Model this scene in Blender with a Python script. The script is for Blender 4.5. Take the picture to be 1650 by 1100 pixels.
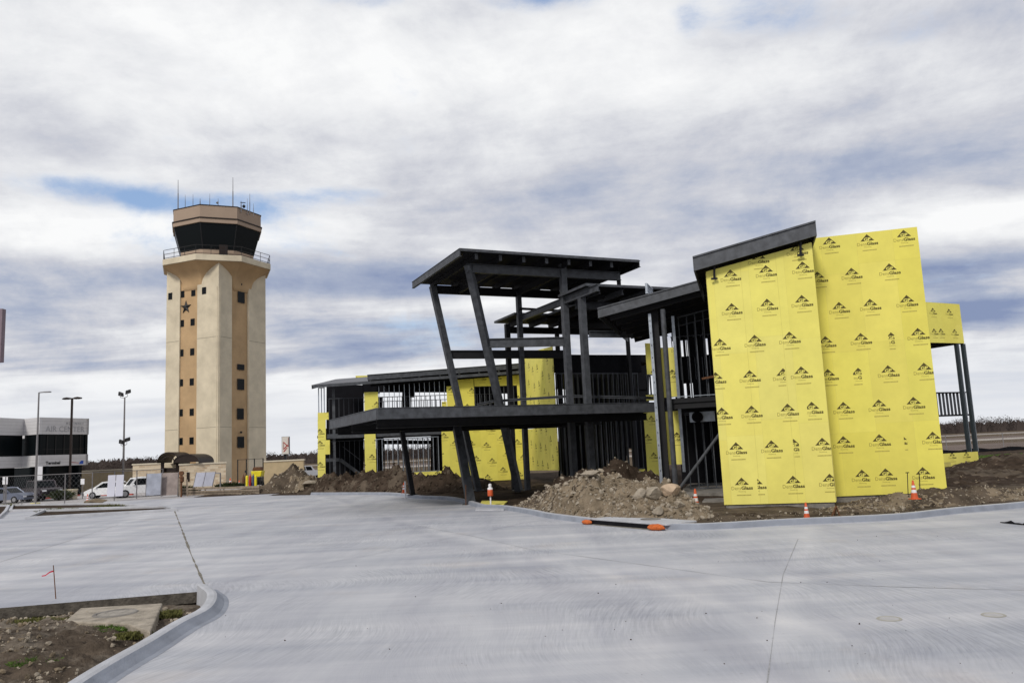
import bpy, bmesh, math, random
from math import sin, cos, radians, pi, sqrt, atan2
from mathutils import Vector, Matrix, noise
random.seed(7)
for o in list(bpy.data.objects): bpy.data.objects.remove(o)
scene = bpy.context.scene

# ------------------------------------------------------------------ camera
CAM_H, PITCH, ROLL, FPX = 2.6, radians(7.8), radians(2.66), 1283.0
cam_d = bpy.data.cameras.new('camera'); cam = bpy.data.objects.new('camera', cam_d)
scene.collection.objects.link(cam); scene.camera = cam
cam_d.sensor_width = 36; cam_d.lens = 36*FPX/1650; cam_d.clip_end = 6000; cam_d.clip_start = .1
FWD = Vector((0, cos(PITCH), sin(PITCH))); UP0 = Vector((0, -sin(PITCH), cos(PITCH))); RT0 = Vector((1, 0, 0))
RT = RT0*cos(ROLL) - UP0*sin(ROLL); UP = UP0*cos(ROLL) + RT0*sin(ROLL)
M = Matrix((RT, UP, -FWD)).transposed().to_4x4(); M.translation = Vector((0, 0, CAM_H))
cam.matrix_world = M

# ------------------------------------------------------------------ sky
SUN_EL, SUN_AZ = radians(38), radians(205)     # azimuth from +Y clockwise: behind the camera, a little to its left
world = bpy.data.worlds.new('World'); scene.world = world; world.use_nodes = True
nt = world.node_tree; nt.nodes.clear()
def wn(t, **k):
    n = nt.nodes.new(t)
    for a, b in k.items(): setattr(n, a, b)
    return n
def wm(op, a, b=None, c=None, clamp=False):
    n = wn('ShaderNodeMath', operation=op); n.use_clamp = clamp
    for i, x in enumerate((a, b, c)):
        if x is None: continue
        if isinstance(x, (int, float)): n.inputs[i].default_value = x
        else: nt.links.new(x, n.inputs[i])
    return n.outputs[0]
def wramp(f, stops, interp='EASE'):
    n = wn('ShaderNodeValToRGB'); n.color_ramp.interpolation = interp
    e = n.color_ramp.elements
    while len(e) < len(stops): e.new(.5)
    for el, (p, c) in zip(e, stops): el.position = p; el.color = (*c, 1) if len(c) == 3 else c
    nt.links.new(f, n.inputs[0]); return n.outputs[0]
def wmix(f, a, b):
    n = wn('ShaderNodeMix', data_type='RGBA')
    if isinstance(f, (int, float)): n.inputs[0].default_value = f
    else: nt.links.new(f, n.inputs[0])
    for i, x in ((6, a), (7, b)):
        if isinstance(x, tuple): n.inputs[i].default_value = (*x, 1)
        else: nt.links.new(x, n.inputs[i])
    return n.outputs[2]
tc = wn('ShaderNodeTexCoord'); sx = wn('ShaderNodeSeparateXYZ'); nt.links.new(tc.outputs['Generated'], sx.inputs[0])
DX, DY, DZ = sx.outputs
zc = wm('ADD', wm('MAXIMUM', DZ, 0.0), 0.075)
PX, PY = wm('DIVIDE', DX, zc), wm('DIVIDE', DY, zc)
def wvec(x, y, z):
    n = wn('ShaderNodeCombineXYZ')
    for i, q in enumerate((x, y, z)):
        if isinstance(q, (int, float)): n.inputs[i].default_value = q
        else: nt.links.new(q, n.inputs[i])
    return n.outputs[0]
def wnoise(v, scale, detail, rough, dist=0.0):
    n = wn('ShaderNodeTexNoise'); nt.links.new(v, n.inputs['Vector'])
    n.inputs['Scale'].default_value = scale; n.inputs['Detail'].default_value = detail
    n.inputs['Roughness'].default_value = rough; n.inputs['Distortion'].default_value = dist
    return n.outputs[0]
AZ = wm('ARCTAN2', DX, DY); EL = wm('ARCSINE', DZ)      # both in radians
cover = wnoise(wvec(wm('ADD', PX, 3.1), wm('ADD', PY, 7.7), 0.0), .62, 9, .56, .25)
shade = wnoise(wvec(wm('MULTIPLY', PX, .55), wm('ADD', PY, 21.3), 4.0), 1.05, 8, .55, .3)
fine = wnoise(wvec(wm('MULTIPLY', PX, .8), PY, 9.0), 3.2, 8, .62, .2)
def blob(az, el, saz, sel):                             # a wide opening or bank in the cloud, in degrees on the sky
    a = wm('DIVIDE', wm('SUBTRACT', AZ, radians(az)), radians(saz)); e = wm('DIVIDE', wm('SUBTRACT', EL, radians(el)), radians(sel))
    r = wm('ADD', wm('MULTIPLY', a, a), wm('MULTIPLY', e, e))
    return wm('POWER', 2.718, wm('MULTIPLY', r, -1.0))
mid = wnoise(wvec(wm('ADD', DX, 5.0), wm('MULTIPLY', DY, 1.0), wm('MULTIPLY', DZ, 2.6)), 3.4, 10, .60, .45)
puff = wnoise(wvec(DX, DY, wm('MULTIPLY', DZ, 1.6)), 5.5, 12, .66, .2)
blue_holes = [(-10, 31.5, 8, 1.6, .30), (4, 31.2, 6, 1.5, .36), (14, 29.2, 1.6, 3.0, .13), (21, 28.8, 7, 3.0, .22), (31, 25, 8, 1.6, .15),
              (-30, 17.9, 6, 1.0, .19), (-22, 17.3, 6, .9, .21), (-14, 18.3, 6, .8, .20), (31, 9.2, 7, 1.3, .14), (-12, 9.4, 7, .6, .10)]
g = cover
for az, el, a, b, k in blue_holes: g = wm('SUBTRACT', g, wm('MULTIPLY', blob(az, el, a, b), k))
g = wm('ADD', g, wm('MULTIPLY', wm('SUBTRACT', puff, .5), .62))
g = wm('ADD', g, .155)
dens = wramp(g, [(.27, (0, 0, 0)), (.50, (1, 1, 1))])
sk = wn('ShaderNodeTexSky', sky_type='NISHITA', sun_disc=False, sun_elevation=SUN_EL, sun_rotation=SUN_AZ)
sk.air_density = 1.2; sk.dust_density = .6; sk.ozone_density = 2.5
skc = wn('ShaderNodeVectorMath', operation='SCALE'); nt.links.new(sk.outputs[0], skc.inputs[0]); skc.inputs['Scale'].default_value = .12
# sunlit cloud to its grey-violet underside
sh = wm('ADD', shade, wm('MULTIPLY', wm('SUBTRACT', puff, .5), .60))
sh = wm('ADD', sh, wm('MULTIPLY', wm('SUBTRACT', fine, .5), .16))
sh = wm('ADD', sh, wm('MULTIPLY', wm('SUBTRACT', mid, .5), .42))
amp = wramp(EL, [(radians(9), (1, 1, 1)), (radians(18), (.78, .78, .78))], 'LINEAR')
sh = wm('ADD', .462, wm('MULTIPLY', wm('SUBTRACT', sh, .47), amp))
banks = [(0, 8.4, 40, 1.0, .10), (-24, 6.6, 10, .5, .12), (30, 7.3, 9, 1.0, .24), (29, 10.0, 9, .9, .20), (-24, 12.6, 12, 1.0, .13), (-8, 12.1, 8, .8, .10), (-10, 9.5, 9, .7, .12), (31, 4.9, 7, .5, .08),
         (-25, 20, 14, 1.6, .07), (2, 18.2, 9, 1.2, .06), (19, 17, 12, 2.2, .05), (20, 27, 6, 2.2, .10), (31, 24.5, 6, 1.5, .08), (28, 17, 6, 2, .06)]
for az, el, a, b, k in banks: sh = wm('ADD', sh, wm('MULTIPLY', blob(az, el, a, b), k))
lights = [(-20, 27, 14, 4.0, .07), (5, 27, 12, 3.0, .10), (17, 24, 8, 1.8, .10), (0, 5.0, 40, 1.5, .16), (-26, 15.4, 9, .9, .16), (-11, 15.8, 7, .9, .14), (30, 13, 9, .8, .12), (-5, 10.8, 20, .5, .05)]
for az, el, a, b, k in lights: sh = wm('SUBTRACT', sh, wm('MULTIPLY', blob(az, el, a, b), k))
ccol = wramp(sh, [(.28, (.96, .965, .97)), (.40, (.81, .82, .845)), (.52, (.605, .62, .68)), (.63, (.41, .46, .585)), (.78, (.25, .31, .48))], 'LINEAR')
col = wmix(dens, wmix(.35, skc.outputs[0], (.42, .58, .95)), ccol)
# the milky air low over the horizon
col = wmix(wramp(EL, [(0.0, (1, 1, 1)), (.055, (.75, .75, .75)), (.12, (0, 0, 0))]), col, (.80, .82, .86))
bg = wn('ShaderNodeBackground'); nt.links.new(col, bg.inputs[0]); bg.inputs[1].default_value = 1.0
wo = wn('ShaderNodeOutputWorld'); nt.links.new(bg.outputs[0], wo.inputs[0])

# ------------------------------------------------------------------ sun, exposure
sd = bpy.data.lights.new('sun', 'SUN'); sd.energy = 2.1; sd.angle = radians(11); sd.color = (1, .95, .88)
sun = bpy.data.objects.new('sun', sd); scene.collection.objects.link(sun)
sdir = Vector((sin(SUN_AZ)*cos(SUN_EL), cos(SUN_AZ)*cos(SUN_EL), sin(SUN_EL)))
sun.rotation_euler = sdir.to_track_quat('Z', 'Y').to_euler()
scene.view_settings.view_transform = 'Standard'; scene.view_settings.look = 'None'
scene.view_settings.exposure = 0; scene.view_settings.gamma = 1

# ------------------------------------------------------------------ survey helpers
# the site was surveyed from one photograph: a sight line through (u, v) is laid onto a real plane of the place
def ray(u, v): return FWD*FPX + RT*(u-825) - UP*(v-550)
def gz(u, v, z=0.0):
    d = ray(u, v); k = (z-CAM_H)/d.z
    return Vector((0, 0, CAM_H)) + d*k
def gy(u, v, y):
    d = ray(u, v); return Vector((0, 0, CAM_H)) + d*(y/d.y)
class Frame:
    def __init__(s, o, deg):
        s.o = Vector((o[0], o[1])); a = radians(deg); s.a = a; s.e = Vector((cos(a), sin(a))); s.n = Vector((-sin(a), cos(a)))
    def P(s, S, t, z):
        q = s.o + s.e*S + s.n*t; return Vector((q.x, q.y, z))
    def at(s, t, u, v):
        d = ray(u, v); q = s.o + s.n*t; k = q.dot(s.n)/Vector(d[:2]).dot(s.n)
        w = Vector((0, 0, CAM_H)) + d*k
        return (Vector(w[:2])-q).dot(s.e), w.z
    def at_s(s, S, u, v):                               # on the plane s = S: returns (t, z)
        d = ray(u, v); q = s.o + s.e*S; k = q.dot(s.e)/Vector(d[:2]).dot(s.e)
        w = Vector((0, 0, CAM_H)) + d*k
        return (Vector(w[:2])-q).dot(s.n), w.z
    def st(s, p):
        q = Vector(p[:2]) - s.o; return q.dot(s.e), q.dot(s.n)

# ------------------------------------------------------------------ materials
def mat(name, base, rough=.8, metal=0.0, var=.12, scale=3.0, bump=0.0, bscale=20.0, spec=.3, detail=6, stretch=None, extra=None):
    m = bpy.data.materials.new(name); m.use_nodes = True; t = m.node_tree; n = t.nodes; b = n['Principled BSDF']
    b.inputs['Roughness'].default_value = rough; b.inputs['Metallic'].default_value = metal
    b.inputs['Specular IOR Level'].default_value = spec
    g = n.new('ShaderNodeNewGeometry'); vec = g.outputs['Position']
    if stretch:
        mp = n.new('ShaderNodeMapping'); mp.inputs['Scale'].default_value = stretch; t.links.new(vec, mp.inputs[0]); vec = mp.outputs[0]
    no = n.new('ShaderNodeTexNoise'); no.inputs['Scale'].default_value = scale; no.inputs['Detail'].default_value = detail; no.inputs['Roughness'].default_value = .6
    t.links.new(vec, no.inputs[0])
    r = n.new('ShaderNodeValToRGB'); e = r.color_ramp.elements
    e[0].position = .3; e[1].position = .7
    e[0].color = (*[c*(1-var) for c in base], 1); e[1].color = (*[min(1, c*(1+var)) for c in base], 1)
    t.links.new(no.outputs[0], r.inputs[0]); t.links.new(r.outputs[0], b.inputs['Base Color'])
    if bump:
        n2 = n.new('ShaderNodeTexNoise'); n2.inputs['Scale'].default_value = bscale; n2.inputs['Detail'].default_value = 8; t.links.new(g.outputs['Position'], n2.inputs[0])
        bp = n.new('ShaderNodeBump'); bp.inputs['Strength'].default_value = bump; bp.inputs['Distance'].default_value = .05
        t.links.new(n2.outputs[0], bp.inputs['Height']); t.links.new(bp.outputs[0], b.inputs['Normal'])
    if extra: extra(t, n, b, r)
    return m
def glass_mat(name, base, rough=.06):
    m = mat(name, base, .35, 0, .05, 1, spec=.13); return m
M_ = {}
M_['steel'] = mat('grey_primer_steel', (.058, .062, .070), .55, .0, .42, 3.2, spec=.4)
M_['steel_dark'] = mat('dark_steel', (.013, .013, .015), .7, 0, .25, 2)  # primer steel again, darkened to stand for shade under decks and indoors
M_['deck'] = mat('roof_deck', (.013, .013, .015), .8, 0, .2, 2)
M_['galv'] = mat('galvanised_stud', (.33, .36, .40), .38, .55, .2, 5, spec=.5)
M_['stud_dark'] = mat('stud_in_shade_metal', (.078, .084, .096), .5, .3, .25, 4)  # same studs, with the interior shade put into the colour
M_['inside'] = mat('black_sheet_and_shade', (.010, .010, .012), .95, 0, .2, 2, spec=.1)  # black sheet goods; also paints the shade of unlit bays and gaps
def yellow(name, c):
    def ex(t, n, b, r):                                  # sheet joints: faint darker hairlines every sheet, and shade per sheet
        vc = n.new('ShaderNodeVertexColor'); vc.layer_name = 'tint'
        mx = n.new('ShaderNodeMix'); mx.data_type = 'RGBA'; mx.blend_type = 'MULTIPLY'; mx.inputs[0].default_value = 1
        t.links.new(r.outputs[0], mx.inputs[6]); t.links.new(vc.outputs[0], mx.inputs[7]); t.links.new(mx.outputs[2], b.inputs['Base Color'])
    return mat(name, c, .78, 0, .06, 1.3, spec=.25, extra=ex)
M_['yellow'] = yellow('yellow_sheathing', (.76, .685, .15))
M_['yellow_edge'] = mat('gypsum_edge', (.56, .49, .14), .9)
M_['seam'] = mat('sheet_joint', (.58, .51, .12), .9)
M_['ink'] = mat('brown_ink', (.085, .07, .018), .8, 0, .25, 6)
M_['ink_light'] = mat('thin_ink', (.30, .25, .055), .8, 0, .1, 6)
M_['ink_faint'] = mat('faint_ink', (.40, .34, .08), .8, 0, .1, 6)
M_['concrete_raw'] = mat('raw_concrete', (.20, .185, .165), .95, 0, .35, 2.2, .5, 14)
M_['slab_side'] = mat('raw_slab_side', (.085, .075, .062), 1, 0, .5, 6, .6, 20)
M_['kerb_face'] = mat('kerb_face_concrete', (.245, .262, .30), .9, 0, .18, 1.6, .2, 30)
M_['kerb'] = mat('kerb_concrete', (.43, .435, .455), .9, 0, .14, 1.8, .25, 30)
M_['dirt'] = mat('site_dirt', (.092, .072, .053), 1, 0, .55, 1.1, 1.0, 9, spec=.05, detail=12)
M_['dirt_dark'] = mat('wet_dirt', (.050, .036, .026), 1, 0, .5, 1.3, 1.0, 9, spec=.05, detail=12)
def dmix(t, n, b, r):
    g = n.new('ShaderNodeNewGeometry'); sp = n.new('ShaderNodeSeparateXYZ'); t.links.new(g.outputs['Position'], sp.inputs[0])
    a = n.new('ShaderNodeTexNoise'); a.inputs['Scale'].default_value = .9; a.inputs['Detail'].default_value = 14; a.inputs['Roughness'].default_value = .72; t.links.new(g.outputs['Position'], a.inputs[0])
    m1 = n.new('ShaderNodeMapRange'); m1.inputs[1].default_value = -11.5; m1.inputs[2].default_value = -7; m1.inputs[3].default_value = .22; m1.inputs[4].default_value = -.08; t.links.new(sp.outputs[0], m1.inputs[0])
    ad = n.new('ShaderNodeMath'); ad.operation = 'ADD'; t.links.new(a.outputs[0], ad.inputs[0]); t.links.new(m1.outputs[0], ad.inputs[1])
    cr = n.new('ShaderNodeValToRGB'); cr.color_ramp.elements[0].position = .44; cr.color_ramp.elements[1].position = .62; t.links.new(ad.outputs[0], cr.inputs[0])
    mx = n.new('ShaderNodeMix'); mx.data_type = 'RGBA'; t.links.new(cr.outputs[0], mx.inputs[0]); t.links.new(r.outputs[0], mx.inputs[6]); mx.inputs[7].default_value = (.20, .17, .135, 1); t.links.new(mx.outputs[2], b.inputs['Base Color'])
M_['dirt_mix'] = mat('near_dirt', (.075, .058, .043), 1, 0, .6, 2.2, 1.0, 14, spec=.05, detail=12, extra=dmix)
M_['dirt_pale'] = mat('pale_caliche', (.195, .155, .108), 1, 0, .38, 1.6, 1.0, 10, spec=.05, detail=12)
M_['rock'] = mat('limestone_rubble', (.31, .265, .205), .95, 0, .3, 5, .5, 30)
M_['grass'] = mat('weed_green', (.075, .125, .022), .8, 0, .4, 6)
M_['dead_grass'] = mat('dormant_grass', (.105, .078, .050), 1, 0, .3, .06, spec=.05)
M_['lot'] = mat('lot_concrete', (.40, .38, .37), .9, 0, .14, .35)
M_['cream'] = mat('cream_precast', (.59, .515, .38), .9, 0, .15, .5, .1, 30)
M_['tan'] = mat('tan_precast', (.45, .305, .165), .9, 0, .16, .45, .1, 30)
M_['rose'] = mat('rosy_tan_precast', (.34, .255, .19), .9, 0, .06, .45)
M_['brownm'] = mat('brown_metal', (.022, .014, .011), .5, .2)
M_['black'] = mat('black_paint', (.012, .012, .013), .5)
M_['glass'] = glass_mat('dark_glass', (.004, .006, .007))
M_['stone'] = None
M_['white'] = mat('white_paint', (.78, .78, .79), .35, 0, .03, 2, spec=.5)
M_['panel'] = mat('white_metal_panel', (.56, .55, .55), .45, 0, .05, 2, spec=.4)
M_['orange'] = mat('safety_orange', (.58, .10, .03), .5, 0, .12, 6)
M_['yellow_paint'] = mat('yellow_paint', (.75, .62, .02), .45, 0, .08, 3)
M_['red'] = mat('red_paint', (.38, .03, .025), .5)
M_['blue'] = mat('blue_paint', (.02, .08, .42), .4)
M_['rubber'] = mat('tyre_rubber', (.015, .015, .015), .85)
M_['rim'] = mat('alloy_rim', (.35, .35, .36), .35, .7)
M_['wood'] = mat('weathered_timber', (.25, .20, .15), .9, 0, .3, 4)
M_['twig'] = mat('bare_branches', (.068, .055, .050), 1, 0, .35, .03, spec=0)
M_['pole'] = mat('galvanised_pole', (.20, .19, .19), .5, .3)
M_['fabric'] = mat('grey_screen_fabric', (.32, .34, .40), .9, 0, .2, 1.5)
M_['fabric_b'] = mat('brown_screen_fabric', (.30, .25, .23), .9, 0, .2, 1.5)
M_['joint_c'] = mat('precast_joint', (.36, .32, .24), .95)
M_['seamg'] = mat('panel_seam', (.33, .32, .32), .8)
M_['sign_grey'] = mat('grey_letters', (.30, .30, .31), .5)
M_['mauve'] = mat('mauve_board', (.20, .15, .17), .7)
M_['pale_yellow'] = mat('faded_yellow', (.50, .45, .22), .8)
M_['sign_face'] = mat('sign_face', (.62, .58, .52), .5)
M_['board_white'] = mat('white_board', (.55, .55, .62), .6, 0, .05, 1)
M_['fabric_grey'] = mat('grey_sheet', (.42, .43, .50), .8, 0, .15, 1.2)
M_['rust'] = mat('rusty_iron', (.13, .06, .03), .9, 0, .4, 8)
M_['weed_dry'] = mat('olive_weed', (.12, .12, .035), .9, 0, .4, 6)
M_['shrub'] = mat('dark_shrub', (.035, .045, .015), .9, 0, .5, 3)
M_['kerb_red'] = mat('red_kerb_paint', (.42, .07, .05), .8, 0, .2, 3)
M_['blue_dull'] = mat('dull_blue', (.06, .08, .14), .6)
M_['bag'] = mat('orange_mesh_bag', (.55, .13, .03), .8, 0, .3, 18, .6, 60)
M_['cover_rim'] = mat('dusty_iron', (.34, .325, .28), .9)
M_['cover_dust'] = mat('dusty_cover', (.40, .39, .385), .95, 0, .12, 9)
M_['cover_dust2'] = mat('worn_cover', (.27, .245, .21), .95, 0, .35, 9)
M_['slab_old'] = mat('weathered_concrete', (.31, .27, .215), .95, 0, .38, 4, .5, 25)
M_['rock_warm'] = mat('stained_limestone', (.44, .33, .23), .95, 0, .3, 4, .5, 20)
M_['ribbon'] = mat('red_ribbon', (.5, .02, .05), .5)
M_['galv_roof'] = mat('roof_sheet', (.10, .10, .11), .5, .3, .15, 1)
M_['post'] = mat('teal_grey_post', (.035, .045, .05), .5, .2)
def stonem():
    m = bpy.data.materials.new('coursed_limestone'); m.use_nodes = True; t = m.node_tree; n = t.nodes; b = n['Principled BSDF']
    tc = n.new('ShaderNodeTexCoord'); br = n.new('ShaderNodeTexBrick'); g = n.new('ShaderNodeNewGeometry')
    sp = n.new('ShaderNodeSeparateXYZ'); t.links.new(g.outputs['Position'], sp.inputs[0])
    ad = n.new('ShaderNodeMath'); ad.operation = 'ADD'; t.links.new(sp.outputs[0], ad.inputs[0]); t.links.new(sp.outputs[1], ad.inputs[1])
    cb = n.new('ShaderNodeCombineXYZ'); t.links.new(ad.outputs[0], cb.inputs[0]); t.links.new(sp.outputs[2], cb.inputs[1])
    t.links.new(cb.outputs[0], br.inputs[0])
    br.inputs['Color1'].default_value = (.60, .50, .36, 1); br.inputs['Color2'].default_value = (.42, .31, .20, 1); br.inputs['Mortar'].default_value = (.50, .45, .36, 1)
    br.inputs['Scale'].default_value = 1; br.inputs['Brick Width'].default_value = .7; br.inputs['Row Height'].default_value = .24; br.inputs['Mortar Size'].default_value = .02
    br.inputs['Bias'].default_value = -.1
    t.links.new(br.outputs[0], b.inputs['Base Color']); b.inputs['Roughness'].default_value = .95
    return m
M_['stone'] = stonem()
def pavem():
    m = bpy.data.materials.new('broomed_concrete'); m.use_nodes = True; t = m.node_tree; n = t.nodes; b = n['Principled BSDF']; L = t.links.new
    g = n.new('ShaderNodeNewGeometry'); P = g.outputs['Position']
    def mp(s, rz=0):
        q = n.new('ShaderNodeMapping'); q.inputs['Scale'].default_value = s; q.inputs['Rotation'].default_value = (0, 0, rz); L(P, q.inputs[0]); return q.outputs[0]
    def noi(v, sc, de, ro=.6, di=0):
        q = n.new('ShaderNodeTexNoise'); q.inputs['Scale'].default_value = sc; q.inputs['Detail'].default_value = de; q.inputs['Roughness'].default_value = ro; q.inputs['Distortion'].default_value = di; L(v, q.inputs[0]); return q.outputs[0]
    def ramp(f, a, ca, c, cc):
        q = n.new('ShaderNodeValToRGB'); e = q.color_ramp.elements; e[0].position = a; e[1].position = c; e[0].color = (*ca, 1); e[1].color = (*cc, 1); L(f, q.inputs[0]); return q.outputs[0]
    def mul(a, c, f=1.0):
        q = n.new('ShaderNodeMix'); q.data_type = 'RGBA'; q.blend_type = 'MULTIPLY'; q.inputs[0].default_value = f; L(a, q.inputs[6]); L(c, q.inputs[7]); return q.outputs[2]
    big = ramp(noi(P, .16, 5), .3, (.395, .40, .418), .7, (.485, .483, .492))
    streak = ramp(noi(mp((.10, 1.0, 1), .12), .8, 6), .32, (.78, .80, .84), .66, (1.10, 1.09, 1.08))
    streak2 = ramp(noi(mp((.9, .12, 1), -.5), .9, 5), .35, (.89, .89, .92), .6, (1.05, 1.05, 1.05))
    warm = ramp(noi(P, .35, 6), .58, (1, 1, 1), .75, (1.02, .965, .90))
    pits = ramp(noi(P, 9, 4), .28, (.72, .70, .68), .36, (1, 1, 1))
    # broom marks: fine lines that swing in arcs across the slab
    nx = n.new('ShaderNodeTexNoise'); nx.inputs['Scale'].default_value = .13; nx.inputs['Detail'].default_value = 1; L(P, nx.inputs[0])
    w = n.new('ShaderNodeVectorMath'); w.operation = 'MULTIPLY_ADD'; L(nx.outputs['Color'], w.inputs[0]); w.inputs[1].default_value = (5, 3, 0); L(P, w.inputs[2])
    q = n.new('ShaderNodeMapping'); q.inputs['Scale'].default_value = (1, .045, 1); q.inputs['Rotation'].default_value = (0, 0, .35); L(w.outputs[0], q.inputs[0])
    bl = noi(q.outputs[0], 26, 3, .7)
    broom = ramp(bl, .34, (.80, .81, .82), .62, (1.06, 1.06, 1.06))
    patch = ramp(noi(P, .22, 3), .42, (0, 0, 0), .58, (1, 1, 1))
    mm = n.new('ShaderNodeMix'); mm.data_type = 'RGBA'; mm.inputs[6].default_value = (1, 1, 1, 1); L(patch, mm.inputs[0]); L(broom, mm.inputs[7])
    c = mul(big, streak); c = mul(c, streak2); c = mul(c, warm); c = mul(c, pits, .5); c = mul(c, mm.outputs[2])
    # dusty wheel tracks and dark scuffs that cross the slab
    sp = n.new('ShaderNodeSeparateXYZ'); L(P, sp.inputs[0])
    def mth(op, a, b_):
        q = n.new('ShaderNodeMath'); q.operation = op
        for i, x in enumerate((a, b_)):
            if x is None: continue
            if isinstance(x, (int, float)): q.inputs[i].default_value = x
            else: L(x, q.inputs[i])
        return q.outputs[0]
    wob = mth('MULTIPLY', mth('SUBTRACT', noi(P, .25, 4), .5), 1.6); grain = noi(P, 1.3, 8, .7)
    for (u0, v0), (u1, v1), wd, tint in (((1295, 880), (1215, 1100), .45, (1.13, 1.12, 1.10)), ((1180, 880), (1010, 1090), .5, (1.08, 1.07, 1.05)), ((0, 930), (195, 845), .9, (1.14, 1.13, 1.11)), ((640, 835), (900, 905), .35, (1.10, 1.09, 1.07)),
                                         ((360, 940), (980, 815), .22, (.90, .90, .91)), ((300, 860), (700, 850), .3, (.92, .92, .93)), ((900, 930), (1650, 890), .8, (.90, .91, .93)), ((560, 810), (690, 860), .5, (.91, .91, .92))):
        a, b2 = gz(u0, v0), gz(u1, v1); dx, dy = (b2-a).x, (b2-a).y; l = math.hypot(dx, dy); nx_, ny_ = -dy/l, dx/l
        dd = mth('ADD', mth('ADD', mth('MULTIPLY', sp.outputs[0], nx_), mth('MULTIPLY', sp.outputs[1], ny_)), wob); dd = mth('ABSOLUTE', mth('SUBTRACT', dd, a.x*nx_+a.y*ny_), None)
        k = mth('SUBTRACT', 1.0, mth('DIVIDE', dd, wd)); k = mth('MULTIPLY', mth('MAXIMUM', k, 0.0), grain); k = mth('MINIMUM', mth('MULTIPLY', k, 2.2), 1.0)
        q = n.new('ShaderNodeMix'); q.data_type = 'RGBA'; q.blend_type = 'MULTIPLY'; L(k, q.inputs[0]); L(c, q.inputs[6]); q.inputs[7].default_value = (*tint, 1); c = q.outputs[2]
    L(c, b.inputs['Base Color']); b.inputs['Roughness'].default_value = .82; b.inputs['Specular IOR Level'].default_value = .3
    bp = n.new('ShaderNodeBump'); bp.inputs['Strength'].default_value = .35; bp.inputs['Distance'].default_value = .012; L(bl, bp.inputs['Height']); L(bp.outputs[0], b.inputs['Normal'])
    return m
M_['pave'] = pavem()

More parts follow.
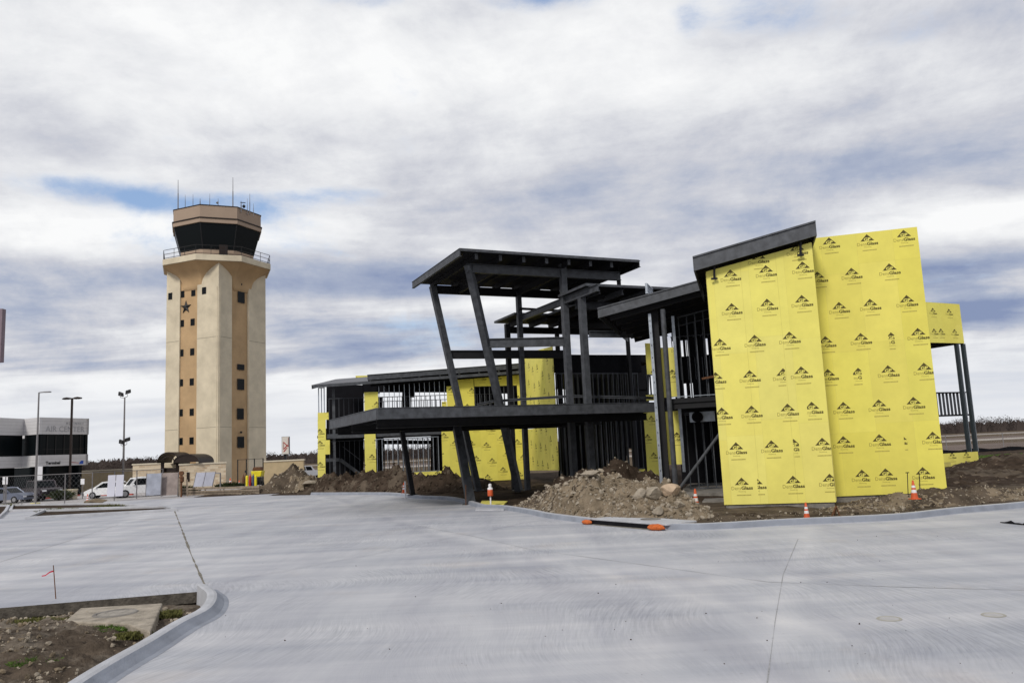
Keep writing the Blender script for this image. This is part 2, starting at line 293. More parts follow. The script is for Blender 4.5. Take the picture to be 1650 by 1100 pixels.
# ------------------------------------------------------------------ mesh helpers
COL = scene.collection
class MB:
    def __init__(s): s.v = []; s.f = []; s.m = []; s.mats = []; s.tint = {}
    def mi(s, name):
        if name not in s.mats: s.mats.append(name)
        return s.mats.index(name)
    def face(s, pts, m, tint=None):
        i = len(s.v); s.v += [tuple(p) for p in pts]; s.f.append(list(range(i, i+len(pts)))); s.m.append(s.mi(m))
        if tint: s.tint[len(s.f)-1] = tint
    def prism(s, base, ext, m, msides=None):            # base polygon (3D points) pushed along ext
        i = len(s.v); n = len(base); e = Vector(ext)
        s.v += [tuple(p) for p in base] + [tuple(Vector(p)+e) for p in base]
        s.f.append([i+k for k in range(n)]); s.m.append(s.mi(m)); s.f.append([i+n+k for k in reversed(range(n))]); s.m.append(s.mi(m))
        for k in range(n):
            j = (k+1) % n; s.f.append([i+k, i+n+k, i+n+j, i+j]); s.m.append(s.mi(msides or m))
        return s
    def box(s, fr, s0, s1, t0, t1, z0, z1, m):
        return s.prism([fr.P(s0, t0, z0), fr.P(s1, t0, z0), fr.P(s1, t1, z0), fr.P(s0, t1, z0)], (0, 0, z1-z0), m)
    def bar(s, a, b, w, h, m, up=(0, 0, 1)):
        a, b = Vector(a), Vector(b); d = (b-a).normalized(); u = Vector(up)
        if abs(d.dot(u)) > .95: u = Vector((sin(radians(25)), -cos(radians(25)), 0))
        x = d.cross(u).normalized(); y = x.cross(d).normalized()
        q = [a+x*w/2+y*h/2, a-x*w/2+y*h/2, a-x*w/2-y*h/2, a+x*w/2-y*h/2]
        return s.prism(q, b-a, m)
    def ibeam(s, a, b, w, h, m, up=(0, 0, 1), tf=.04):     # I section
        a, b = Vector(a), Vector(b); d = (b-a).normalized(); u = Vector(up)
        if abs(d.dot(u)) > .95: u = Vector((sin(radians(25)), -cos(radians(25)), 0))
        x = d.cross(u).normalized(); y = x.cross(d).normalized()
        P = lambda p, q: a + x*p + y*q
        W, H, T, K = w/2, h/2, tf, .03
        pts = [(-W, -H), (W, -H), (W, -H+T), (K/2, -H+T), (K/2, H-T), (W, H-T), (W, H), (-W, H), (-W, H-T), (-K/2, H-T), (-K/2, -H+T), (-W, -H+T)]
        i = len(s.v); n = 12; e = b-a; base = [P(*p) for p in pts]
        s.v += [tuple(p) for p in base] + [tuple(p+e) for p in base]
        for q in ([0, 1, 2, 3, 10, 11], [3, 4, 9, 10], [4, 5, 6, 7, 8, 9]):
            s.f.append([i+k for k in q]); s.m.append(s.mi(m)); s.f.append([i+n+k for k in reversed(q)]); s.m.append(s.mi(m))
        for k in range(n):
            j = (k+1) % n; s.f.append([i+k, i+n+k, i+n+j, i+j]); s.m.append(s.mi(m))
        return s
    def cyl(s, a, b, r0, r1, m, n=12, cap=True):
        a, b = Vector(a), Vector(b); d = (b-a).normalized(); u = Vector((0, 0, 1)) if abs(d.z) < .9 else Vector((1, 0, 0))
        x = d.cross(u).normalized(); y = x.cross(d); i = len(s.v)
        for p, r in ((a, r0), (b, r1)):
            for k in range(n):
                t = 2*pi*k/n; s.v.append(tuple(p + x*r*cos(t) + y*r*sin(t)))
        for k in range(n):
            j = (k+1) % n; s.f.append([i+k, i+j, i+n+j, i+n+k]); s.m.append(s.mi(m))
        if cap:
            s.f.append([i+k for k in range(n)]); s.m.append(s.mi(m)); s.f.append([i+n+k for k in reversed(range(n))]); s.m.append(s.mi(m))
        return s
    def lathe(s, prof, m, c=(0, 0, 0), n=16, sq=None):
        i = len(s.v)
        for r, z in prof:
            for k in range(n):
                t = 2*pi*k/n; s.v.append((c[0]+r*cos(t), c[1]+r*sin(t), c[2]+z))
        for a in range(len(prof)-1):
            mm = m[a] if isinstance(m, list) else m
            for k in range(n):
                j = (k+1) % n; s.f.append([i+a*n+k, i+a*n+j, i+(a+1)*n+j, i+(a+1)*n+k]); s.m.append(s.mi(mm))
        return s
    def build(s, name, parent=None, smooth=False, bevel=0):
        org = Vector(parent.get('_org', (0, 0, 0))) if parent else Vector((0, 0, 0))
        me = bpy.data.meshes.new(name); me.from_pydata([tuple(Vector(p)-org) for p in s.v], [], s.f)
        for k in s.mats: me.materials.append(M_[k])
        me.polygons.foreach_set('material_index', s.m)
        if smooth: me.polygons.foreach_set('use_smooth', [True]*len(s.f))
        if s.tint or 'yellow' in s.mats:
            ca = me.color_attributes.new('tint', 'FLOAT_COLOR', 'CORNER'); k = 0
            buf = []
            for fi, f in enumerate(s.f):
                t = s.tint.get(fi, (1, 1, 1))
                buf += [*t, 1]*len(f)
            ca.data.foreach_set('color', buf)
        me.update()
        o = bpy.data.objects.new(name, me); COL.objects.link(o)
        if parent: o.parent = parent; o['_org'] = tuple(org)
        if bevel:
            md = o.modifiers.new('bevel', 'BEVEL'); md.width = bevel; md.segments = 2; md.limit_method = 'ANGLE'
        return o
def thing(name, label, cat, loc=(0, 0, 0), group=None):
    o = bpy.data.objects.new(name, None); COL.objects.link(o); o.location = loc; o.empty_display_size = .2
    o['label'] = label; o['category'] = cat; o['_org'] = tuple(loc)
    if group: o['group'] = group
    return o
def tag(o, label, cat, group=None):
    o['label'] = label; o['category'] = cat
    if group: o['group'] = group
    return o
def struct(o, kind='structure'): o['kind'] = kind; return o
def copy_tree(o, loc, rz=0, label=None, parent=None):
    c = o.copy(); COL.objects.link(c)
    if parent: c.parent = parent
    else:
        c.location = loc; c.rotation_euler = (0, 0, rz)
        if label: c['label'] = label
    for ch in list(o.children): copy_tree(ch, None, parent=c)
    return c

def text_tris(txt, size, bold=0.0, shear=0.0, space=1.0):
    cu = bpy.data.curves.new('t', 'FONT'); cu.body = txt; cu.size = size; cu.offset = bold; cu.shear = shear; cu.resolution_u = 2
    cu.align_x = 'LEFT'; cu.space_character = space
    ob = bpy.data.objects.new('t', cu); COL.objects.link(ob)
    dg = bpy.context.evaluated_depsgraph_get(); dg.update()
    me = ob.evaluated_get(dg).to_mesh()
    V = [(v.co.x, v.co.y) for v in me.vertices]; T = [[V[i] for i in p.vertices] for p in me.polygons]
    ob.evaluated_get(dg).to_mesh_clear(); bpy.data.objects.remove(ob); bpy.data.curves.remove(cu)
    xs = [v[0] for v in V]; ys = [v[1] for v in V]
    return T, (min(xs), max(xs), min(ys), max(ys))
def fit(T, bb, cx, y0, w, h):                             # scale the lettering to a width and cap height
    sx_, sy_ = w/(bb[1]-bb[0]), h/(bb[3]-bb[2])
    return [[((x-bb[0])*sx_ + cx - w/2, (y-bb[2])*sy_ + y0) for x, y in f] for f in T]
# board print: triangle with two letters, the name in light and bold, two smaller lines. Origin: middle of the triangle
def make_logo():
    out = []                                             # (material, lift, polygon)
    W = .27
    out.append(('ink', .004, [(-W, -.14), (W, -.14), (0, .15)]))
    T, bb = text_tris('GP', 1, .03); out += [('yellow', .007, p) for p in fit(T, bb, .0, -.135, .27, .135)]
    T, bb = text_tris('Dens', 1, 0); out += [('ink_light', .004, p) for p in fit(T, bb, -.225, -.33, .36, .135)]
    T, bb = text_tris('Glass', 1, .035); out += [('ink', .004, p) for p in fit(T, bb, .185, -.33, .44, .14)]
    T, bb = text_tris('Sheathing', 1, 0); out += [('ink_light', .004, p) for p in fit(T, bb, -.01, -.43, .27, .06)]
    x = -.22
    rr = random.Random(3)
    while x < .30:
        w = rr.uniform(.02, .05); out.append(('ink_faint', .004, [(x, -.56), (x+w, -.56), (x+w, -.515), (x, -.515)])); x += w+.008
    return out
LOGO = make_logo()
LOGO_LOW = [q for i, q in enumerate(LOGO)]
def clip(poly, a, b, c):                                 # keep a*x+b*y<=c
    out = []
    for i in range(len(poly)):
        p, q = poly[i], poly[(i+1) % len(poly)]; dp, dq = a*p[0]+b*p[1]-c, a*q[0]+b*q[1]-c
        if dp <= 0: out.append(p)
        if (dp < 0 < dq) or (dq < 0 < dp):
            k = dp/(dp-dq); out.append((p[0]+(q[0]-p[0])*k, p[1]+(q[1]-p[1])*k))
    return out
def print_logo(mb, put, S, Z, region, scale=1.0, flip=1):
    # region: convex polygon (ccw) in wall coordinates; put(s, z, lift) -> 3D
    xs = [p[0] for p in region]; zs = [p[1] for p in region]
    if S+.5 < min(xs) or S-.5 > max(xs) or Z+.3 < min(zs) or Z-.7 > max(zs): return
    for m, lift, poly in LOGO:
        q = [(S+x*.94, Z+y*.94) for x, y in poly]
        for i in range(len(region)):
            (x0, y0), (x1, y1) = region[i], region[(i+1) % len(region)]
            nx_, ny_ = (y1-y0), -(x1-x0)                  # outward for ccw
            q = clip(q, nx_, ny_, nx_*x0+ny_*y0)
            if len(q) < 3: break
        if len(q) >= 3: mb.face([put(x, y, lift) for x, y in q], m)
def ccw(poly):
    a = sum(poly[i][0]*poly[(i+1) % len(poly)][1]-poly[(i+1) % len(poly)][0]*poly[i][1] for i in range(len(poly)))
    return poly if a > 0 else poly[::-1]
def sheathing(parent, fr, t, polys, logos=None, seed=1, th=.02, name='sheathing', pitch=1.3, side=None, tone=(1, 1)):
    """yellow boards: polys = convex polygons in wall (s, z); side=S builds on the plane s=S with (t, z) coordinates instead"""
    mb = MB(); rr = random.Random(seed)
    if side is None:
        put = lambda x, z, l: fr.P(x, t-l, z); ext = fr.P(0, th, 0)-fr.P(0, 0, 0)
    else:
        put = lambda x, z, l: fr.P(side-l, x, z); ext = fr.P(th, 0, 0)-fr.P(0, 0, 0)
    off = rr.uniform(0, 1.2)
    for poly in polys:
        poly = ccw(poly)
        mb.prism([put(x, z, 0) for x, z in poly], ext, 'yellow_edge')
        xs = [p[0] for p in poly]; zs = [p[1] for p in poly]
        # sheets, each with its own slight tone
        x = math.floor(min(xs)/pitch)*pitch+off-pitch
        while x < max(xs):
            z = -.6 + (rr.random()*1.2)
            while z < max(zs):
                q = poly
                for A in ((-1, 0, -x-.002), (1, 0, x+pitch-.002), (0, -1, -z-.0015), (0, 1, z+3.1-.0015)): q = clip(q, *A) if len(q) >= 3 else q
                if len(q) >= 3:
                    k = rr.uniform(.955, 1.03)*tone[0]; kb = rr.uniform(.92, 1.08)*tone[1]
                    mb.face([put(a, b, .002) for a, b in q], 'yellow', (k, k*rr.uniform(.985, 1.01), k*kb))
                z += 3.1
            x += pitch
        if logos is None:
            x = math.floor(min(xs)/pitch)*pitch+off-pitch*.5; c = 0
            while x < max(xs)+.5:
                z0 = rr.uniform(0, 1.3); dx = 0
                z = z0; k = 0
                while z < max(zs)+.6:
                    dx = (k % 2)*.42-.2
                    L_, R_ = x-pitch*.5, x+pitch*.5
                    q = clip(clip(poly, -1, 0, -L_), 1, 0, R_) if True else poly
                    if len(q) >= 3: print_logo(mb, put, x+dx, z, ccw(q))
                    z += 1.3; k += 1
                x += pitch
    if logos:
        for S, Z, L_, R_ in logos:
            for poly in polys:
                q = ccw(poly); q = clip(q, -1, 0, -L_); q = clip(q, 1, 0, R_) if len(q) >= 3 else q
                if len(q) >= 3: print_logo(mb, put, S, Z, q)
    return mb.build(name, parent)
STUDS = [0]
def stud_run(parent, fr, t, ss, zlo, zhi, m='galv', w=.045, dep=.15, tracks=True, own=True, zr=None):
    """a framed wall: top and bottom track (the part) and its studs (own meshes while they are few)"""
    mb = MB(); a, b = min(ss), max(ss); lo = zlo if callable(zlo) else (lambda s: zlo); hi = zhi if callable(zhi) else (lambda s: zhi)
    mb.bar(fr.P(a-.05, t+dep/2, lo(a)+.03), fr.P(b+.05, t+dep/2, lo(b)+.03), dep+.02, .05, m)
    o = mb.build('stud_frame', parent); mb = MB(); mb.bar(fr.P(a-.05, t+dep/2, hi(a)-.03), fr.P(b+.05, t+dep/2, hi(b)-.03), dep+.02, .05, m); mb.build('top_track', o)
    rest = MB()
    for S in ss:
        q = MB() if own and STUDS[0] < 100 else rest
        z0, z1 = lo(S)+.056, hi(S)-.056
        # C section: web and two flanges
        q.prism([fr.P(S-w/2, t, z0), fr.P(S+w/2, t, z0), fr.P(S+w/2, t+.012, z0), fr.P(S-w/2, t+.012, z0)], (0, 0, z1-z0), m)
        q.prism([fr.P(S-w/2, t+.013, z0), fr.P(S-w/2+.01, t+.013, z0), fr.P(S-w/2+.01, t+dep-.013, z0), fr.P(S-w/2, t+dep-.013, z0)], (0, 0, z1-z0), m)
        q.prism([fr.P(S-w/2, t+dep-.012, z0), fr.P(S+w/2, t+dep-.012, z0), fr.P(S+w/2, t+dep, z0), fr.P(S-w/2, t+dep, z0)], (0, 0, z1-z0), m)
        if q is not rest: q.build('stud', o); STUDS[0] += 1
    if rest.f:
        r = rest.build('stud', o); r['kind'] = 'stuff'
    return o
def frange(a, b, d):
    out = []
    while a <= b+1e-6: out.append(a); a += d
    return out

# ================================================================== GROUND, PAVEMENT, KERBS
import numpy as np
def G(u, v): p = gz(u, v); return (p.x, p.y)
kerb_e = [G(1130, 853.6), G(1185, 851), G(1250, 847), G(1303, 844.5), G(1450, 837.5), G(1550, 826.7), G(1650, 818)]
kerb_e += [(kerb_e[-1][0]+(kerb_e[-1][0]-kerb_e[-2][0])*k*2, kerb_e[-1][1]+(kerb_e[-1][1]-kerb_e[-2][1])*k*2.6) for k in (1, 2.2, 4, 8)]
inlet_r, inlet_l = G(1064, 853.6), G(948, 843.6)
kerb_w = [G(880, 834.5), G(855, 829), G(825, 823.5), G(800, 820), G(775, 819), G(757, 814), G(745, 810), G(722, 805.5), G(700, 804), G(672, 803), G(650, 800), G(630, 798), G(600, 797.2), G(500, 797.2), G(432, 798)]
front = [G(361, 966), G(352, 990), G(310, 1014), G(262, 1046), G(203, 1082), G(150, 1118), G(100, 1160)]
a, b = Vector(front[-2]), Vector(front[-1]); d = (b-a).normalized()
front += [tuple(b+d*2.5+Vector((.1, 0))), tuple(b+d*6+Vector((.6, 0)))]
tip = G(340, 951)
slab_edge = [tip, G(0, 979)]
a, b = Vector(slab_edge[0]), Vector(slab_edge[1]); slab_edge.append(tuple(b+(b-a).normalized()*30))
far_l = [(-19.5, 66.5), (-60, 66.5)]
pave_poly = [tip] + front + [(front[-1][0], -12), (60, -12), (60, 33.5)] + kerb_e[::-1] + [inlet_r, inlet_l] + kerb_w + far_l + [(-60, slab_edge[-1][1])] + [slab_edge[-1], slab_edge[1]]
# fix the east end so the outline runs kerb_e[-1] straight to the east border
pave_poly = [tip] + front + [(front[-1][0], -12), (kerb_e[-1][0]+.01, -12)] + kerb_e[::-1] + [inlet_r, inlet_l] + kerb_w + far_l + [(-60, slab_edge[-1][1]), slab_edge[-1], slab_edge[1]]
def inside(px, py, poly):
    r = np.zeros(px.shape, bool); n = len(poly)
    for i in range(n):
        x0, y0 = poly[i]; x1, y1 = poly[(i+1) % n]
        c = ((y0 > py) != (y1 > py))
        with np.errstate(divide='ignore', invalid='ignore'): xx = (x1-x0)*(py-y0)/((y1-y0) if y1 != y0 else 1e-9)+x0
        r ^= c & (px < xx)
    return r
def dist(px, py, line, closed=False):
    d = np.full(px.shape, 1e9); n = len(line)
    for i in range(n if closed else n-1):
        x0, y0 = line[i]; x1, y1 = line[(i+1) % n]; ex, ey = x1-x0, y1-y0; L = ex*ex+ey*ey+1e-12
        t = np.clip(((px-x0)*ex+(py-y0)*ey)/L, 0, 1); d = np.minimum(d, np.hypot(px-x0-t*ex, py-y0-t*ey))
    return d
def vnoise(px, py, scale, octv=5, seed=0, rough=.55):      # lattice noise, smooth, -1..1
    out = np.zeros(px.shape); amp = 1; tot = 0; rs = np.random.RandomState(seed)
    T = rs.rand(512, 512)*2-1
    for o in range(octv):
        x = px*scale+37.3*o; y = py*scale+11.9*o; xi = np.floor(x).astype(int); yi = np.floor(y).astype(int); fx = x-xi; fy = y-yi
        fx = fx*fx*(3-2*fx); fy = fy*fy*(3-2*fy)
        g = lambda i, j: T[(i) % 512, (j) % 512]
        out += amp*((g(xi, yi)*(1-fx)+g(xi+1, yi)*fx)*(1-fy)+(g(xi, yi+1)*(1-fx)+g(xi+1, yi+1)*fx)*fy)
        tot += amp; amp *= rough; scale *= 2.03
    return out/tot
def sstep(x, a, b): t = np.clip((x-a)/(b-a), 0, 1); return t*t*(3-2*t)
def grid_mesh(name, X, Y, Z, keep, matname, parent=None, smooth=True, mat2=None, mask2=None):
    ny, nx = X.shape; idx = -np.ones(X.shape, int)
    fk = keep[:-1, :-1] & keep[1:, :-1] & keep[:-1, 1:] & keep[1:, 1:]
    used = np.zeros(X.shape, bool)
    for a in (0, 1):
        for b in (0, 1): used[a:ny-1+a, b:nx-1+b] |= fk
    idx[used] = np.arange(used.sum())
    org = np.array(parent.get('_org', (0, 0, 0))) if parent else np.zeros(3)
    V = np.stack([X[used], Y[used], Z[used]], 1)-org
    I, J = np.nonzero(fk)
    F = np.stack([idx[I, J], idx[I, J+1], idx[I+1, J+1], idx[I+1, J]], 1)
    me = bpy.data.meshes.new(name); me.vertices.add(len(V)); me.vertices.foreach_set('co', V.ravel().astype('f'))
    me.loops.add(F.size); me.loops.foreach_set('vertex_index', F.ravel().astype('i'))
    me.polygons.add(len(F)); me.polygons.foreach_set('loop_start', np.arange(0, F.size, 4).astype('i')); me.polygons.foreach_set('loop_total', np.full(len(F), 4, 'i'))
    me.materials.append(M_[matname])
    if mat2: me.materials.append(M_[mat2]); me.polygons.foreach_set('material_index', mask2[I, J].astype('i'))
    me.update(calc_edges=True); me.polygons.foreach_set('use_smooth', [smooth]*len(F)); me.validate()
    o = bpy.data.objects.new(name, me); COL.objects.link(o)
    if parent: o.parent = parent; o['_org'] = tuple(org)
    return o

# pavement slab
mb = MB(); mb.prism([(x, y, -.22) for x, y in pave_poly], (0, 0, .22), 'pave', 'slab_side')
o = struct(mb.build('concrete_pavement'))
bm = bmesh.new(); bm.from_mesh(o.data); bmesh.ops.triangulate(bm, faces=[f for f in bm.faces if len(f.verts) > 4]); bm.to_mesh(o.data); bm.free()

# joints, stains and covers let into the pavement
def strip(name, px, w, m, z=.004, jit=0):
    mb = MB(); pts = [Vector(G(*p)) for p in px]; P = []
    for a, b in zip(pts[:-1], pts[1:]):
        n = max(1, int((b-a).length/.6))
        for k in range(n): P.append(a+(b-a)*k/n)
    P.append(pts[-1]); rr = random.Random(5); L = []
    for i, p in enumerate(P):
        d = (P[min(i+1, len(P)-1)]-P[max(i-1, 0)]).normalized(); nn = Vector((-d.y, d.x)); ww = w*(1+rr.uniform(-jit, jit))/2
        L.append((p+nn*ww, p-nn*ww))
    for (a, b), (c, d) in zip(L[:-1], L[1:]): mb.face([(b.x, b.y, z), (d.x, d.y, z), (c.x, c.y, z), (a.x, a.y, z)], m)
    return struct(mb.build(name))
M_['joint'] = mat('joint_dirt', (.17, .155, .125), 1, 0, .5, 5)
M_['joint_thin'] = mat('saw_cut', (.29, .29, .29), 1, 0, .3, 9)
strip('pavement_joint', [(281, 822), (292, 850), (308, 893), (320, 920), (333, 949)], .05, 'joint', jit=.8)
strip('pavement_joint', [(1286, 868), (1262, 925), (1249, 1000), (1235, 1110)], .010, 'joint_thin', jit=.8)
strip('pavement_joint', [(674, 847), (760, 863), (856, 885), (1004, 905), (1120, 921), (1236, 937), (1440, 945), (1700, 952)], .016, 'joint_thin', jit=.7)
strip('pavement_joint', [(0, 905), (120, 868), (190, 845)], .03, 'joint_thin', jit=.5)

def sweep(name, path, prof, m, side=1, step=.5, fk=(1, 2, 3)):
    """kerb: profile (out, z) swept on the outer side of a path"""
    pts = [Vector(p) for p in path]; P = []
    # Catmull-Rom through the points
    q = [pts[0]*2-pts[1]]+pts+[pts[-1]*2-pts[-2]]
    for i in range(1, len(q)-2):
        n = max(2, int((q[i+1]-q[i]).length/step))
        for k in range(n):
            t = k/n; P.append(.5*((2*q[i])+(q[i+1]-q[i-1])*t+(2*q[i-1]-5*q[i]+4*q[i+1]-q[i+2])*t*t+(3*q[i]-q[i-1]-3*q[i+1]+q[i+2])*t**3))
    P.append(pts[-1]); mb = MB(); n = len(prof)
    for i, p in enumerate(P):
        d = (P[min(i+1, len(P)-1)]-P[max(i-1, 0)]).normalized(); nn = Vector((-d.y, d.x))*side
        for o_, z in prof: r = p+nn*o_; mb.v.append((r.x, r.y, z))
    for i in range(len(P)-1):
        for k in range(n-1):
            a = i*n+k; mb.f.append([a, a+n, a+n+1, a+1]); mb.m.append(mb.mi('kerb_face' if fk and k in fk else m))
    for e in (0, len(P)-1): mb.f.append([e*n+k for k in range(n)]); mb.m.append(mb.mi(m))
    return struct(mb.build(name))
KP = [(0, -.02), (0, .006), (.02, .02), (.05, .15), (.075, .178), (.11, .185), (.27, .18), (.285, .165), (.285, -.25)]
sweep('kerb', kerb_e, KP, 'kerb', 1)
sweep('kerb', [inlet_l]+kerb_w[:-1], KP, 'kerb', -1 if False else 1) if False else None
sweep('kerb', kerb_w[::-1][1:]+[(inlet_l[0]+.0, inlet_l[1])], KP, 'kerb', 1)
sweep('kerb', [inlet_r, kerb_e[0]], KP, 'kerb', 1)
tipk = [(tip[0]+.02, tip[1]+.05)]+front
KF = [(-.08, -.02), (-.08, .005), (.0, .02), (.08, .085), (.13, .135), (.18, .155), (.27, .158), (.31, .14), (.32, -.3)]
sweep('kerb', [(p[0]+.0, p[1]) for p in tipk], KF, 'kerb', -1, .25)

# ---- terrain: one sheet under and round the site
def height(px, py, ins, de):
    pit = (px < -4.6) & (py < 17.6)
    n1 = vnoise(px, py, .35, 6, 1); n2 = vnoise(px, py, 2.6, 4, 2); pitf = -.10*(1-sstep(de, 0, .5))
    pad = .06 + .10*sstep(de, 1.0, 8) + .14*n1*sstep(de, .3, 3) + .05*n2*sstep(de, .25, 1.2)
    p2 = -.17 + .16*sstep(de, .5, 3.2)*(1+.5*n1) + .07*n2 + .05*n1
    h = np.where(pit, p2, pad)
    return np.where(ins, -.3, np.where(pit, np.minimum(h+pitf, .02), h*sstep(de, -.01, .30)-.05*(1-sstep(de, 0, .3))))
def terrain(name, x0, x1, y0, y1, st, mname, mat2=None, mfun=None, flip=None):
    X, Y = np.meshgrid(np.arange(x0, x1+st, st), np.arange(y0, y1+st, st))
    ins = inside(X, Y, pave_poly); de = dist(X, Y, pave_poly, True)
    Z = height(X, Y, ins, de)
    if flip is not None: Z = flip(X, Y, Z, de)
    keep = (~ins) | (de < st*2)
    m2 = mfun(X, Y, Z)[:-1, :-1] if mat2 else None
    return struct(grid_mesh(name, X, Y, Z, keep, mname, mat2=mat2, mask2=m2))
def near_z(X, Y, Z, de):
    return Z + .16*np.exp(-(((X+8.6)/2.2)**2+((Y-12.6)/1.1)**2)) + .11*vnoise(X, Y, 5, 5, 5, .7)*sstep(de, .3, .9)+.06*vnoise(X, Y, 1.6, 3, 15)*sstep(de, .4, 1.2)
terrain('dirt_bed', -16, -4.4, 4, 18, .06, 'dirt_mix', flip=near_z)
def edge_fall(X, Y, Z, de):
    e = sstep(X, 64, 68)+sstep(Y, 86, 90)+(1-sstep(X, -30, -26)); return Z-.42*np.clip(e, 0, 1)
terrain('dirt_ground', -30, 68, 22, 90, .22, 'dirt', 'dirt_dark', lambda X, Y, Z: (vnoise(X, Y, .25, 7, 19, .72)+.55*sstep(Y, 31, 40) > .12), edge_fall)
# ---- the flat airfield beyond, out to the horizon
mb = MB(); mb.face([(-3000, -60, -.34), (3000, -60, -.34), (3000, 5000, -.34), (-3000, 5000, -.34)], 'dead_grass'); struct(mb.build('ground'))
def band(name, y0, y1, x0, x1, m, z=-.33): mb = MB(); mb.face([(x0, y0, z), (x1, y0, z), (x1, y1, z), (x0, y1, z)], m); return struct(mb.build(name))
M_['runway'] = mat('pale_runway', (.34, .30, .26), .9, 0, .1, .02)
M_['field_red'] = mat('bare_red_field', (.12, .085, .065), 1, 0, .25, .05)
band('taxiway', 96, 112, 30, 900, 'runway'); band('taxiway', 205, 238, -120, 900, 'runway'); band('runway', 410, 470, -900, 1200, 'runway')
band('field', 113, 160, 30, 900, 'field_red'); band('field', 240, 300, -600, 900, 'field_red')
# left-hand car park
mb = MB(); mb.prism([(-90, 66.6, -.2), (-19.4, 66.6, -.2), (-19.4, 130, -.2), (-90, 130, -.2)], (0, 0, .196), 'lot'); struct(mb.build('car_park'))
mb = MB(); mb.face([(-90, 66.7, .0), (-41.5, 66.7, .0), (-33, 72.5, .0), (-90, 72.5, .0)], 'lot'); struct(mb.build('pavement'))

# ---- kerbed beds on the left
def bed(pts_px, name):
    pts = [Vector(G(*p)) for p in pts_px]; c = sum(pts, Vector((0, 0)))/len(pts); mb = MB(); inn = []
    n = len(pts)
    for i, p in enumerate(pts):
        a = (p-pts[i-1]).normalized(); b = (pts[(i+1) % n]-p).normalized(); na = Vector((a.y, -a.x)); nb = Vector((b.y, -b.x)); w = (na+nb); w = w/max(.3, w.dot(na)*1.0)
        s = 1 if (c-p).dot(w) > 0 else -1; inn.append(p+w*s*.2)
    for i in range(n):
        j = (i+1) % n; a, b, cc, d = pts[i], pts[j], inn[j], inn[i]
        mb.prism([(a.x, a.y, -.01), (b.x, b.y, -.01), (cc.x, cc.y, -.01), (d.x, d.y, -.01)], (0, 0, .16), 'kerb')
    o = struct(mb.build('kerb', bevel=.02))
    mb = MB(); mb.face([(p.x, p.y, .02) for p in inn], 'dirt_dark'); struct(mb.build('planting_bed'))
    return pts
bed([(40, 836.5), (286, 823), (268, 817.8), (68, 824.5)], 'a')
bed([(14, 824), (240, 818.2), (180, 812.6), (20, 815)], 'b')
bed([(-60, 836), (0, 835.5), (12, 824.5), (16, 815.5), (-60, 817)], 'c')

# ---- heaps of earth
def heap(name, label, lobes, x0, x1, y0, y1, st, m, m2=None, m2f=None, rubble=0, seed=3, rough=.22, base=.1, group=None, rsize=(.05, .2), rock_m='rock', fine_sc=1.5):
    t = thing(name, label, 'dirt pile', ((x0+x1)/2, (y0+y1)/2, base), group)
    X, Y = np.meshgrid(np.arange(x0, x1+st, st), np.arange(y0, y1+st, st)); Z = np.zeros(X.shape)
    for cx, cy, h, rx, ry in lobes:
        r = np.hypot((X-cx)/rx, (Y-cy)/ry); Z = np.maximum(Z, h*np.clip(1-r, 0, 1)**.85) if True else Z
    de_ = dist(X, Y, pave_poly, True); Z = np.where(inside(X, Y, pave_poly), 0, Z*sstep(de_, .28, 1.3))
    n = vnoise(X, Y, fine_sc, 6, seed, .62); rid = 1-np.abs(vnoise(X, Y, fine_sc*1.7, 4, seed+5))*2
    Z = Z*(1+.35*n)+rough*n*sstep(Z, .02, .4)+rough*.5*(rid-.5)*sstep(Z, .05, .5)
    Z = np.where(Z > .02, Z, -.15)+base
    Z = np.where(inside(X, Y, pave_poly) | (de_ < .27), base-.15, Z); keep = Z > base-.2
    kk = Z > base-.1
    k2 = kk.copy(); k2[1:, :] |= kk[:-1, :]; k2[:-1, :] |= kk[1:, :]; k2[:, 1:] |= kk[:, :-1]; k2[:, :-1] |= kk[:, 1:]
    mk = m2f(X, Y, Z)[:-1, :-1] if m2 else None
    grid_mesh('earth', X, Y, Z, k2, m, t, True, m2, mk)
    if rubble:
        rr = random.Random(seed); mb = MB(); ys, xs = np.nonzero(kk)
        for _ in range(rubble):
            k = rr.randrange(len(ys)); i, j = ys[k], xs[k]; r = rsize[0]*(rsize[1]/rsize[0])**(rr.random()**2.2)
            stone(mb, (X[i, j], Y[i, j], Z[i, j]+r*.15), r, rr, rock_m if rr.random() < .6 else m)
        mb.build('rubble', t)['kind'] = 'stuff'
    return t
ICO = None
def stone(mb, c, r, rr, m, flat=1.0):
    global ICO
    if ICO is None:
        bm = bmesh.new(); bmesh.ops.create_icosphere(bm, subdivisions=1, radius=1); ICO = ([v.co.copy() for v in bm.verts], [[v.index for v in f.verts] for f in bm.faces]); bm.free()
    ax = Vector((rr.gauss(0, 1), rr.gauss(0, 1), rr.gauss(0, 1))).normalized(); R = Matrix.Rotation(rr.uniform(0, 6.3), 3, ax)
    s = Vector((rr.uniform(.7, 1.4), rr.uniform(.5, 1), rr.uniform(.35, .8)*flat)); i0 = len(mb.v)
    cut = [Vector((rr.gauss(0, 1), rr.gauss(0, 1), rr.gauss(0, 1))).normalized() for _ in range(4)]
    for v in ICO[0]:
        p = v.copy()
        for n_ in cut:
            d = p.dot(n_)
            if d > .55: p -= n_*(d-.55)
        p = R @ Vector((p.x*s.x, p.y*s.y, p.z*s.z))*r*(1+rr.uniform(-.08, .08)); mb.v.append((c[0]+p.x, c[1]+p.y, c[2]+p.z))
    k = mb.mi(m)
    for f in ICO[1]: mb.f.append([i0+q for q in f]); mb.m.append(k)
def HP(u, v, y): p = gy(u, v, y); return p
